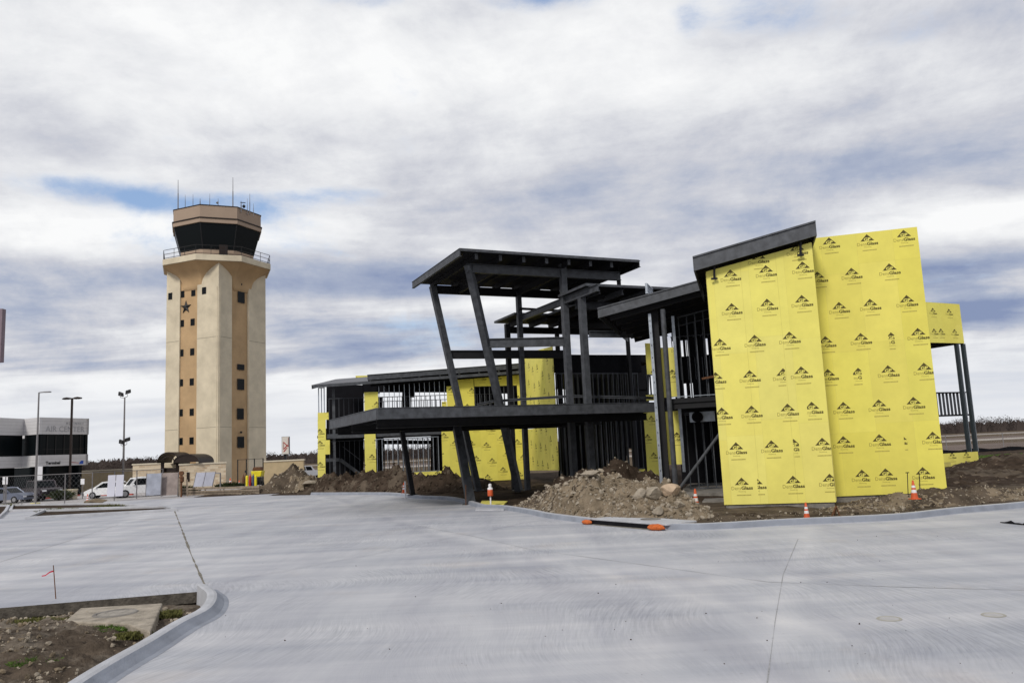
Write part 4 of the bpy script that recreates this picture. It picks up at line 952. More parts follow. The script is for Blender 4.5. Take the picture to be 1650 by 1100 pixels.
for k, u in enumerate((594, 615.5, 644.5, 673, 706, 737, 769.5, 802, 836)):
    f = (u-592)/246.; a = E0+(E1-E0)*f; b = A0+(A1-A0)*((u-504)/334.); mb = MB(); mb.bar((a.x, a.y+.05, a.z-.225), (a.x, a.y+.05, b.z+.09), .12, .12, 'steel'); mb.build('bracket', ur)
mb = MB(); mb.bar(E0+Vector((.1, .7, -.40)), E1+Vector((0, .7, -.40)), .1, .55, 'inside'); mb.build('roof_gap_shade', ur)  # black bar paints the shade in the gap under the raised beam
o = sheathing(B_, BF, 8.0, [pr(BF, 8.0, 573, 605, 593, 613)], seed=40)

# ---- oblique yellow wall and the dark stud front between the wings
G0 = gy(892.5, 600, 54); G0.z = 0
Mo = BF.P(s1-.05, 0, 0); MF = Frame(Mo, math.degrees(atan2(G0.y-Mo.y, G0.x-Mo.x))); LM = (Vector(G0[:2])-Vector(Mo[:2])).length
za, zb = MF.at(0, 847, 565)[1], MF.at(0, 889, 558.5)[1]
o = sheathing(B_, MF, 0, [[(0, zF), (LM, zF-.3), (LM, zb), (0, za)]], seed=44, pitch=1.9); o['label'] = 'narrow yellow wall seen edge-on beside the dark stud bays'
o = sheathing(B_, MF, 0, [[(0, MF.at(0, 850, 758)[1]), (LM, MF.at(0, 899, 757)[1]), (LM, zF-.4), (0, zF-.2)]], seed=45, pitch=1.9)
GF = Frame(G0, 25)
sg = GF.at(0, 1041, 700)[0]; zg = GF.at(0, 960, 571.5)[1]; zf = GF.at(0, 960, 655)[1]-.1; gs = lambda t, u, v=700: GF.at(t, u, v)[0]; gzz = lambda t, u, v: GF.at(t, u, v)[1]
mb = MB(); mb.box(GF, .05, sg, .0, .2, zg-1.25, zg, 'inside'); mb.build('parapet', B_)
mb = MB(); mb.prism([GF.P(.1, .25, zf-.3), GF.P(sg+2.5, .25, zf-.3), GF.P(sg+2.5, 8, zf-.3), GF.P(gs(8, 899), 8, zf-.3)], (0, 0, .3), 'deck'); mb.build('upper_floor', B_)
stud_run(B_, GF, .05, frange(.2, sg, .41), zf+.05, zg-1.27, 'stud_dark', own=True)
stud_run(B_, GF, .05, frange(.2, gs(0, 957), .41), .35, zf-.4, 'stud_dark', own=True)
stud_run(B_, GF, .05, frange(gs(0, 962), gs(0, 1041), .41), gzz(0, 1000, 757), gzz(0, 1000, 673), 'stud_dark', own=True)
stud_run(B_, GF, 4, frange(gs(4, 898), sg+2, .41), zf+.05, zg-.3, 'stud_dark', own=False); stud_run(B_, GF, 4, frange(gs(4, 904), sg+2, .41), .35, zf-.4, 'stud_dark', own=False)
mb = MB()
def darkg(t, u0, v0, u1, v1): mb.prism([W(GF, t, u0, v1), W(GF, t, u1, v1), W(GF, t, u1, v0), W(GF, t, u0, v0)], (0, .05, 0), 'inside')  # black plate standing in for the shade behind the stud front
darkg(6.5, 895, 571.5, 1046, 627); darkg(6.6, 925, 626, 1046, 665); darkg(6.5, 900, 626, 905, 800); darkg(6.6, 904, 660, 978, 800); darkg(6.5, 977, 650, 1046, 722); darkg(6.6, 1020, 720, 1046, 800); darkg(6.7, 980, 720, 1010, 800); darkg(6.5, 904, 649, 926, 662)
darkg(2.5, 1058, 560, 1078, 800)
mb.build('rear_wall_shade', B_)
mb = MB(); mb.prism([GF.P(.1, .3, zg-.5), GF.P(sg+1.6, .3, zg-.5), GF.P(sg+1.6, 6, zg-.5), GF.P(gs(6, 896), 6, zg-.5)], (0, 0, .15), 'deck'); mb.build('roof', B_)
o = sheathing(B_, GF, 0, [pr(GF, 0, 962, 757.5, 1041, 800), pr(GF, 0, 1041.2, 660, 1066, 800)], seed=51); o = sheathing(B_, GF, 0, [pr(GF, 0, 950, 667, 1041, 672)], seed=53)
o = sheathing(B_, GF, 0, [pr(GF, 0, 1041, 553, 1060, 603)], seed=52); o = sheathing(B_, GF, 0, [pr(GF, 0, 1041, 636, 1062, 645)], seed=54); stud_run(B_, GF, .05, [gs(0, u, 620) for u in (1044, 1050, 1056)], gzz(0, 1050, 636), gzz(0, 1050, 603), 'stud_dark')

# ---- far rear corner on the right
FR = Frame(gz(1578, 748, .25), 25)
zt_, zbm = FR.at(0, 1547, 490)[1], FR.at(0, 1552, 553)[1]
o = sheathing(B_, FR, 0, [[(-6, zbm), (0, zbm), (0, zt_), (-6, zt_+.05)]], logo_list(FR, 0, [(1503, 499), (1529, 500.5), (1505, 532), (1516, 532), (1538, 533)]), seed=61); o['label'] = 'yellow box at the far right end, high on posts'
o = sheathing(B_, FR, 0, [[(-6, .25), (0, .25), (0, FR.at(0, 1576, 727)[1]), (-6, FR.at(0, 1576, 727)[1])]], logo_list(FR, 0, [(1534, 731), (1557, 730)]), seed=62)
mb = MB(); mb.box(FR, -6, -.02, .03, 6, zbm-.02, zbm+.2, 'inside'); mb.build('soffit', B_)
for (u0, v0), (u1, v1) in (((1540.5, 557), (1561.5, 726)), ((1551, 557), (1572.5, 726))):
    a, b = W(FR, .12, u1, v1+2), W(FR, .12, u0, v0-3); mb = MB(); mb.bar(a, b, .20, .20, 'post'); mb.bar(a+Vector((.115, -.04, 0)), b+Vector((.115, -.04, 0)), .02, .12, 'galv'); mb.build('column', B_)
q = pr(FR, .5, 1505, 632, 1560, 669); mb = MB(); mb.bar(FR.P(-6, .5, q[2][1]), FR.P(q[1][0], .5, q[2][1]), .06, .06, 'steel_dark'); mb.bar(FR.P(-6, .5, q[0][1]), FR.P(q[1][0], .5, q[0][1]), .1, .12, 'steel_dark'); mb.build('floor_edge', B_)
stud_run(B_, FR, .55, frange(q[0][0]-.3, q[1][0], .36), q[0][1], q[2][1], 'stud_dark'); mb = MB(); mb.box(FR, -6, q[1][0]-.9, 3.5, 3.55, q[0][1]+.6, q[2][1], 'inside'); mb.build('rear_wall_shade', B_)  # black plate behind the studs paints the shade there
mb = MB(); mb.box(FR, -6, -.2, .3, 7, -.3, .3, 'concrete_raw'); mb.build('floor_slab', B_)

# ================================================================== CONTROL TOWER
K = Vector((-35.4, 95.0)); cL = Vector((-7.81, 3.30)); cR = Vector((3.30, 7.81)); SA = cL.length
TC = K+(cL+cR)/2
T_ = thing('control_tower', 'tall cream and tan airport control tower with a dark glass cab and roof antennas', 'control tower', (TC.x, TC.y, 0))
FL = Frame(K+cL, math.degrees(atan2(-cL.y, -cL.x))); FRt = Frame(K, math.degrees(atan2(cR.y, cR.x)))
DG = math.degrees(atan2(11.1, 4.5)) - 90                  # turn of the octagon
def octa(inr, z, turn=0.0, a0=22.0):
    R_ = inr/cos(pi/8); return [Vector((TC.x+R_*cos(radians(a0+22.5+45*k)), TC.y+R_*sin(radians(a0+22.5+45*k)), z)) for k in range(8)]
zslab0, zslab1 = gy(348, 420, 94.64).z, gy(348, 410.5, 94.64).z
sa = lambda F, u, v=600: F.at(0, u, v)[0]
l1, l2 = sa(FL, 288.5), sa(FL, 316.5); r1, r2 = sa(FRt, 374), sa(FRt, 401)
zsp = gy(347, 464, 96).z
# shaft: tan core with four cream corner piers
mb = MB(); 
def sq(fr, a, b, d0, d1): return [fr.P(a, d0, 0), fr.P(b, d0, 0), fr.P(b, d1, 0), fr.P(a, d1, 0)]
mb.prism(sq(FL, .3, SA-.3, .22, SA-.22), (0, 0, zslab0-.1), 'tan'); mb.build('shaft_core', T_)
piers = [(-.0, l1, 0, l1), (l2, SA, 0, r1), (l2, SA, r2, SA), (0, l1, r2, SA)]
for a, b, c, d in piers:
    mb = MB(); mb.prism(sq(FL, a, b, c, d), (0, 0, zslab0-.02), 'cream'); o = mb.build('corner_pier', T_, bevel=.06)
    for v in (542, 688):
        z = gy(347, v, 95).z; mb = MB(); e = .012
        if c == 0: mb.box(FL, a+.1, b-.1, -e, 0, z, z+.07, 'joint_c')
        if b == SA: mb.box(FRt, c+.1, d-.1, -e, 0, z, z+.07, 'joint_c')
        if mb.f: mb.build('panel_joint', o)
    # raised bead round each cream panel
    for fr, x0, x1 in ((FL, a, b),) if c == 0 else ():
        for x in (() if a < 1 else (x1-.30,)):
            mb = MB(); mb.box(fr, x, x+.12, -.05, 0, .2, zsp+(0 if a < 1 else 0), 'cream'); mb.build('pier_bead', o)
    if b == SA:
        for x in ((c+.18,) if c == 0 else ()):
            mb = MB(); mb.box(FRt, x, x+.12, -.05, 0, .2, zsp, 'cream'); mb.build('pier_bead', o)
# flare: from the four tan strips out to the octagonal gallery; its meeting with the piers draws the pointed arches
mb = MB(); N = 14; rings = []
mid = Vector((TC.x, TC.y)); fdirs = [FL.n*-1, FRt.n*-1, FL.n, FRt.n]
for i in range(N+1):
    t = i/N; f = .09*min(1, t/.12)**.7+.91*t**2.8; d = SA/2-.22+(6.25-(SA/2-.22))*f; w = (l2-l1)/2+(2.6-(l2-l1)/2)*f; z = zsp+(zslab0-.02-zsp)*t; ring = []
    for q in fdirs:
        tq = Vector((-q.y, q.x))
        for sg_ in (-1, 1): p = mid+q*d+tq*(w*sg_); ring.append(Vector((p.x, p.y, z)))
    rings.append(ring)
for i in range(N):
    for k in range(8):
        j = (k+1) % 8; mb.face([rings[i][k], rings[i][j], rings[i+1][j], rings[i+1][k]], 'tan')
mb.face(rings[-1], 'tan'); mb.face(rings[0][::-1], 'tan'); mb.build('flared_head', T_)
mb = MB(); mb.prism(octa(6.4, zslab0), (0, 0, zslab1-zslab0), 'cream'); gal = mb.build('gallery', T_, bevel=.04)
# cab
zb1 = gy(348, 399, 95.6).z; zw = gy(348, 358.5, 95.4).z; zp = gy(348, 330, 95.4).z; zs = gy(348, 350.5, 95.4).z
def loft(mb, A, B, m):
    for k in range(8): j = (k+1) % 8; mb.face([A[k], A[j], B[j], B[k]], m)
mb = MB(); mb.prism(octa(4.35, zslab1+.002), (0, 0, zb1-zslab1), 'rose'); cabw = mb.build('cab_base_wall', T_)
A, B = octa(4.35, zb1+.01), octa(5.15, zw); mb = MB(); loft(mb, A, B, 'glass'); mb.face(A, 'glass'); mb.face(B[::-1], 'glass'); cab = mb.build('cab_window', T_)
for k in range(8): mb = MB(); mb.bar(A[k], B[k], .10, .10, 'black'); mb.build('mullion', cab)
mb = MB(); mb.prism(octa(5.32, zw), (0, 0, zs-zw-.12), 'rose'); rf = mb.build('cab_roof', T_, bevel=.03)
mb = MB(); mb.prism(octa(5.40, zs-.12), (0, 0, .14), 'brownm'); mb.build('roof_trim', rf); mb = MB(); mb.prism(octa(5.24, zs+.022), (0, 0, zp-zs-.12), 'rose'); mb.build('parapet', rf); mb = MB(); mb.prism(octa(5.30, zp-.09), (0, 0, .09), 'brownm'); mb.build('roof_coping', rf)
O = octa(6.3, zslab1); rl = MB(); hR = 1.15
for zz in (hR, .62, .12):
    for k in range(8): rl.bar(O[k]+Vector((0, 0, zz)), O[(k+1) % 8]+Vector((0, 0, zz)), .05, .05, 'black')
for k in range(8):
    for f in (0, .33, .66): p = O[k].lerp(O[(k+1) % 8], f); rl.bar(p, p+Vector((0, 0, hR)), .05, .05, 'black')
rl.build('gallery_railing', T_)
# door and fittings on the cab wall
fr = Frame(O[5], 22); mb = MB()
p = gy(360, 404, 96.0); mb.bar(p+Vector((0, 0, -1.0)), p+Vector((0, 0, .75)), 1.0, .1, 'brownm'); mb.build('gallery_door', T_)
def ant(u, v0, v1, r=.025, y=98, kind=0):
    a, b = gy(u, v1, y), gy(u, v0, y); mb = MB(); mb.cyl(a-Vector((0, 0, .5)), a.lerp(b, .5), r*1.6, r*1.3, 'pole', 6); mb.cyl(a.lerp(b, .5), b, r, r*.6, 'pole', 6)
    if kind == 1: mb.cyl(b+Vector((-.1, 0, -.2)), b+Vector((.55, 0, -.25)), .05, .05, 'black', 6); mb.lathe([(.12, 0), (.22, .2), (.1, .38)], 'black', (b.x+.35, b.y, b.z-.9), 8)
    if kind == 2: mb.lathe([(.02, 0), (.16, .08), (.16, .2), (.02, .3)], 'pole', (b.x-.1, b.y, b.z-.7), 8)
    mb.build('antenna', T_)
for q in ((287, 290, 333, .045, 97), (375.3, 286, 331, .045, 97), (298.5, 314, 330), (311, 313, 328), (322.5, 320, 328, .04), (338, 312, 329), (351.5, 320, 329, .03, 98, 2), (388.5, 324, 336, .05, 97, 1), (398.5, 320, 340), (402.5, 312, 340, .035), (408.5, 328, 343)): ant(*q)
# windows
def twin(fr, u, v, w, h, m='glass'):
    s, z = fr.at(.2, u, v); w *= .075; h *= .075; mb = MB(); tan_ = (fr is FL and l1 < s < l2) or (fr is FRt and r1 < s < r2); d = .185 if tan_ else -.03
    mb.box(fr, s-w/2, s+w/2, d, d+.03, z-h/2, z+h/2, 'glass'); o = mb.build('window', T_)
    mb = MB()
    for a, b, c, e in ((-w/2-.05, -w/2, -h/2-.05, h/2+.05), (w/2, w/2+.05, -h/2-.05, h/2+.05), (-w/2, w/2, h/2, h/2+.05), (-w/2, w/2, -h/2-.05, -h/2)): mb.box(fr, s+a, s+b, d-.02, d+.03, z+c, z+e, 'black')
    mb.build('frame', o)
for u, v in ((276.6, 477.6), (331, 468.7), (294, 474), (311.6, 471.5), (293.3, 521), (310.4, 518.8), (292.4, 568.5), (309.8, 566.7), (291.7, 616.5), (309, 615), (291.3, 664.8), (309, 663.7), (291.2, 710.8), (308.7, 709.8)):
    twin(FL, u, v, 7.2, 10.0)
for u, v, w, h in ((388.8, 479, 11.5, 17.5), (388, 591.3, 12, 8), (388, 619, 11.5, 17), (387.5, 666.5, 11, 16.5), (388, 712, 11, 17)): twin(FRt, u, v, w*1.25, h)
s, z = FL.at(.2, 299.8, 495); mb = MB(); P = []
for k in range(10):
    a = pi/2+k*pi/5; r = .86 if k % 2 == 0 else .34; P.append((s+r*cos(a), z+r*sin(a)))
for k in range(10):
    j = (k+1) % 10; mb.face([FL.P(P[k][0], .15, P[k][1]), FL.P(P[j][0], .15, P[j][1]), FL.P(s, -.02, z)], 'black'); mb.face([FL.P(P[k][0], .215, P[k][1]), FL.P(P[j][0], .215, P[j][1]), FL.P(P[j][0], .15, P[j][1]), FL.P(P[k][0], .15, P[k][1])], 'black')
mb.build('star', T_)
p = W(FRt, .0, 388.5, 698); mb = MB(); mb.lathe([(.01, 0), (.16, .08), (.16, .2), (.01, .28)], 'black', tuple(p), 10); mb.build('lamp', T_)
p = W(FRt, .0, 389, 455); mb = MB(); mb.bar(p+Vector((0, 0, -.25)), p+Vector((0, 0, .9)), .04, .04, 'black'); mb.lathe([(.01, 0), (.10, .05), (.12, .25), (.01, .3)], 'black', (p.x, p.y, p.z-.4), 10); mb.build('lamp', T_)

# ---- stone gatehouse walls round the tower foot
def wall(name, label, u0, v0, u1, v1, y0, y1, m, cap='lot', depth=.4, base=-.2, grp=None, cat='wall'):
    a, b = gy(u0, v0, y0), gy(u1, v1, y1); t = thing(name, label, cat, ((a.x+b.x)/2, (a.y+b.y)/2, 0), grp)
    fr = Frame(a, math.degrees(atan2(b.y-a.y, b.x-a.x))); L = (Vector(b[:2])-Vector(a[:2])).length
    mb = MB(); mb.prism([fr.P(0, 0, base), fr.P(L, 0, base), fr.P(L, depth, base), fr.P(0, depth, base)], (0, 0, a.z-base), m); mb.build('wall', t)
    mb = MB(); mb.prism([fr.P(-.08, -.1, a.z+.002), fr.P(L+.08, -.1, a.z+.002), fr.P(L+.08, depth+.1, a.z+.002), fr.P(-.08, depth+.1, a.z+.002)], (0, 0, .16), cap); mb.build('coping', t, bevel=.02)
    return t, fr, L, a.z
M_['cap'] = mat('limestone_coping', (.55, .49, .38), .9, 0, .08, 2)
M_['block'] = mat('tan_block', (.42, .33, .20), .9, 0, .1, 1.5)
w1 = wall('stone_wall', 'coursed limestone wall right of the dark arched awning, below the tower', 289, 749.5, 364, 746, 88, 89.5, 'stone', 'cap')
w2 = wall('stone_wall', 'short limestone wall left of the dark arched awning', 214, 749.5, 261, 748, 90, 90, 'stone', 'cap')
w3 = wall('block_wall', 'tan block yard wall right of the tower behind the soil heap', 424, 744.5, 489, 742.6, 92, 92, 'block', 'cap')
w4 = wall('low_wall', 'long low beige wall far behind the white cars', 112, 761, 214, 757.5, 100, 97, 'block', 'cap', 3)
fr = w1[1]
for s in (3.4, 6.9): 
    mb = MB(); mb.box(fr, s-.12, s+.12, -.14, -.004, 1.55, 1.8, 'black'); mb.build('wall_lamp', w1[0])
mb = MB(); mb.box(fr, .75, 1.05, -.05, -.004, .9, 1.9, 'brownm'); mb.build('notice_board', w1[0])
mb = MB(); mb.box(w2[1], 1.9, 2.2, -.14, -.004, 1.7, 1.95, 'black'); mb.build('wall_lamp', w2[0])
# arched awnings
aw = thing('entrance_awning', 'dark brown twin-barrel arched metal awning over the tower entrance', 'awning', (gy(288, 790, 89).x, 89, 0))
def barrel(u0, u1, vb, vt, y0, y1, name):
    a, b = gy(u0, vb, y0), gy(u1, vb, y0); top = gy((u0+u1)/2, vt, y0).z-a.z; mb = MB(); n = 16; A, Bk = [], []
    for k in range(n+1):
        t = pi*k/n; x = (a.x+b.x)/2-(b.x-a.x)/2*cos(t); z = a.z+top*sin(t); A.append(Vector((x, y0, z))); Bk.append(Vector((x, y1, z)))
    for k in range(n):
        mb.prism([A[k], A[k+1], A[k+1]+Vector((0, 0, -.16)), A[k]+Vector((0, 0, -.16))], (0, y1-y0, 0), 'brownm')
    o = mb.build(name, aw); return o, A, a, b
o1, A1_, a1, b1 = barrel(253, 288, 743.5, 728, 88.2, 92, 'barrel_roof')
for f in (.55,):
    mb = MB(); 
    for k in range(16): mb.bar(a1.lerp(b1, .5)+(A1_[k]-a1.lerp(b1, .5))*f, a1.lerp(b1, .5)+(A1_[k+1]-a1.lerp(b1, .5))*f, .09, .09, 'brownm')
    mb.build('arch_rib', aw)
o2, A2_, a2, b2 = barrel(279, 320, 745.5, 731, 88.0, 92.5, 'barrel_roof')
mb = MB(); mb.face([p+Vector((0, .05, 0)) for p in A2_], 'brownm'); mb.face([p+Vector((0, .06, 0)) for p in A2_][::-1], 'brownm'); mb.build('gable_end', aw)
for u in (262, 286): p = gy(u, 745, 89); mb = MB(); mb.bar((p.x, 89, 0), (p.x, 89, p.z), .35, .35, 'brownm'); mb.build('post', aw)
mb = MB(); p, q = gy(262, 757, 89.3), gy(286, 757, 89.3); mb.bar(p, q, .1, .5, 'brownm'); mb.build('cross_beam', aw)
p, q = gy(263, 747, 91.5), gy(286, 747, 91.5); mb = MB(); fr = Frame(p, 0); mb.box(fr, 0, q.x-p.x, 0, .3, 0, p.z, 'cream'); mb.build('back_wall', aw)

# ================================================================== LEFT OFFICE BUILDING
AZ_ = 8.4
pts = [(-60, 0, 0)]
def lp(u, v): p = gz(u, v, AZ_); return Vector((p.x, p.y))
Q = [lp(-60, 672.5), lp(0, 672.6), lp(39, 674.5), lp(64, 672), lp(143.6, 674)]
A_ = thing('office_building', 'two-storey white panelled terminal building with dark ribbon windows on the far left', 'building', (Q[2].x, Q[2].y, 0))
def bandp(z0, z1, m, off, name, par=None, ins=True):
    mb = MB()
    for a, b in zip(Q[:-1], Q[1:]):
        d = (b-a).normalized(); n = Vector((-d.y, d.x)); a2_, b2_ = a+n*off, b+n*off
        mb.prism([(a2_.x, a2_.y, z0), (b2_.x, b2_.y, z0), (b2_.x+n.x*.3, b2_.y+n.y*.3, z0), (a2_.x+n.x*.3, a2_.y+n.y*.3, z0)], (0, 0, z1-z0), m)
    d = (Q[-1]-Q[-2]).normalized(); n = Vector((-d.y, d.x)); a = Q[-1]-d*off; b = a+n*14
    mb.prism([(a.x, a.y, z0), (a.x-d.x*.3, a.y-d.y*.3, z0), (b.x-d.x*.3, b.y-d.y*.3, z0), (b.x, b.y, z0)], (0, 0, z1-z0), m)
    return mb.build(name, par or A_)
par = bandp(6.62, AZ_, 'panel', 0, 'parapet_wall'); win = bandp(4.42, 6.618, 'glass', .12, 'ribbon_window'); mid_ = bandp(3.25, 4.418, 'panel', .0, 'spandrel_wall'); bandp(-.1, 3.248, 'glass', .9, 'ground_floor_glazing')
for z in (6.95, 7.3, 7.65, 8.0): bandp(z, z+.02, 'seamg', -.004, 'panel_joint', par)
for z in (3.6, 3.95): bandp(z, z+.02, 'seamg', -.004, 'panel_joint', mid_)
F1 = Frame(Q[3], math.degrees(atan2(Q[4].y-Q[3].y, Q[4].x-Q[3].x))); L1 = (Q[4]-Q[3]).length
for k in range(1, 6): mb = MB(); mb.box(F1, L1*k/6-.05, L1*k/6+.05, .05, .118, 4.42, 6.62, 'black'); mb.build('mullion', win)
mb = MB(); mb.box(F1, L1*.05, L1-.1, .06, .117, 5.0, 5.06, 'black'); mb.build('mullion', win)
mb = MB(); mb.box(F1, L1-.32, L1-.22, .02, .117, 4.42, 6.618, 'panel'); mb.build('mullion', win)
mb = MB(); mb.prism([(Q[0].x, Q[0].y+.3, 8.0), (Q[2].x, Q[2].y+.35, 8.0), (Q[4].x-.3, Q[4].y+.2, 8.0), (Q[4].x-10, Q[4].y+12, 8.0), (Q[0].x, Q[0].y+16, 8.0)], (0, 0, .1), 'deck'); mb.build('roof', A_)
def lettering(txt, fr, t, s0, s1, z0, h, m, name, par, bold=0):
    T, bb = text_tris(txt, 1, bold); mb = MB()
    for p in fit(T, bb, (s0+s1)/2, z0, s1-s0, h): mb.face([fr.P(x, t, y) for x, y in p], m)
    return mb.build(name, par)
def ls(u, v): return F1.at(-.02, u, v)
a, b = ls(73.5, 694.5), ls(136, 694.5); lettering('AIR CENTER', F1, -.02, a[0], b[0], a[1]-.05, .62, 'sign_grey', 'lettering', par)
a, b = ls(106.5, 683.5), ls(135, 683.5); lettering('M C K I N N E Y', F1, -.02, a[0], b[0], a[1], .26, 'sign_grey', 'lettering', par, .02)
a, b = ls(73.5, 747.5), ls(97, 747); lettering('Terminal', F1, -.02, a[0], b[0], a[1]-.05, .34, 'black', 'lettering', mid_, .04)
a, b = ls(127, 747), ls(134.5, 741.5); mb = MB(); mb.face([F1.P(a[0], -.02, a[1]), F1.P(b[0], -.02, a[1]), F1.P(b[0], -.02, b[1]), F1.P(a[0]+(b[0]-a[0])*.45, -.02, b[1])], 'blue'); mb.build('emblem', mid_)
a, b = ls(115, 744.2), ls(127, 745.5); mb = MB(); mb.bar(F1.P(a[0], -.02, a[1]), F1.P(b[0], -.02, b[1]), .02, .05, 'red'); mb.build('emblem_stroke', mid_)
p = lp(64, 672); mb = MB(); q = gy(64, 780, 82.4); mb.bar((q.x, 82.4, 0), (q.x, 82.4, 3.25), .42, .42, 'white'); mb.build('column', A_)

# ================================================================== FAR WOODLAND
mb = MB(); rr = random.Random(77)
def tree(x, y, h, w, n):
    k = mb.mi('twig')
    for i in range(7):                                   # limbs
        bx = x+rr.gauss(0, .5); tx = x+rr.gauss(0, w*.35); i0 = len(mb.v); mb.v += [(bx-.18, y, -.5), (bx+.18, y, -.5), (tx, y+rr.uniform(-2, 2), h*rr.uniform(.75, 1.0))]; mb.f.append([i0, i0+1, i0+2]); mb.m.append(k)
    for i in range(n):                                   # twig haze through the crown
        a, r = rr.uniform(0, 6.28), rr.random()**.6; cx, cz = x+cos(a)*r*w*.62, h*.60+sin(a)*r*h*.40; s_ = rr.uniform(.18, .62)*(1.25-.75*r); i0 = len(mb.v); yy = y+rr.uniform(-3, 3); q = rr.uniform(0, 6.28)
        mb.v += [(cx+s_*cos(q), yy, cz+s_*sin(q)), (cx+s_*cos(q+2.2), yy+.5, cz+s_*sin(q+2.2)), (cx+s_*1.5*cos(q+4.1), yy, cz+s_*1.5*sin(q+4.1))]; mb.f.append([i0, i0+1, i0+2]); mb.m.append(k)
az = -44.0
while az < 44:
    left = az < -22.5
    y = 700+rr.uniform(-25, 25); x = y*math.tan(radians(az))
    h = (12.5 if left else 12.0+1.8*sin(az*.9)+(2.4*max(0, (az-29)/4) if az > 29 else 0))*rr.uniform(.75, 1.1)
    tree(x, y, min(h, 19), 6.0, 100 if left else 85); az += .12 if left else .13
for az_ in range(-4400, 4400, 9):
    a = az_/100; x = 706*math.tan(radians(a)); h = (10.5 if a < -22.5 else 8.0)*rr.uniform(.85, 1.15); i0 = len(mb.v)
    mb.v += [(x-1.5, 706, -.5), (x+1.5, 706, -.5), (x+1.0, 708, h*rr.uniform(.8, 1)), (x+rr.uniform(-.7, .7), 708, h*1.05), (x-1.0, 708, h*rr.uniform(.8, 1))]; mb.f.append([i0, i0+1, i0+2, i0+3, i0+4]); mb.m.append(mb.mi('twig'))
struct(mb.build('woodland'), 'stuff')

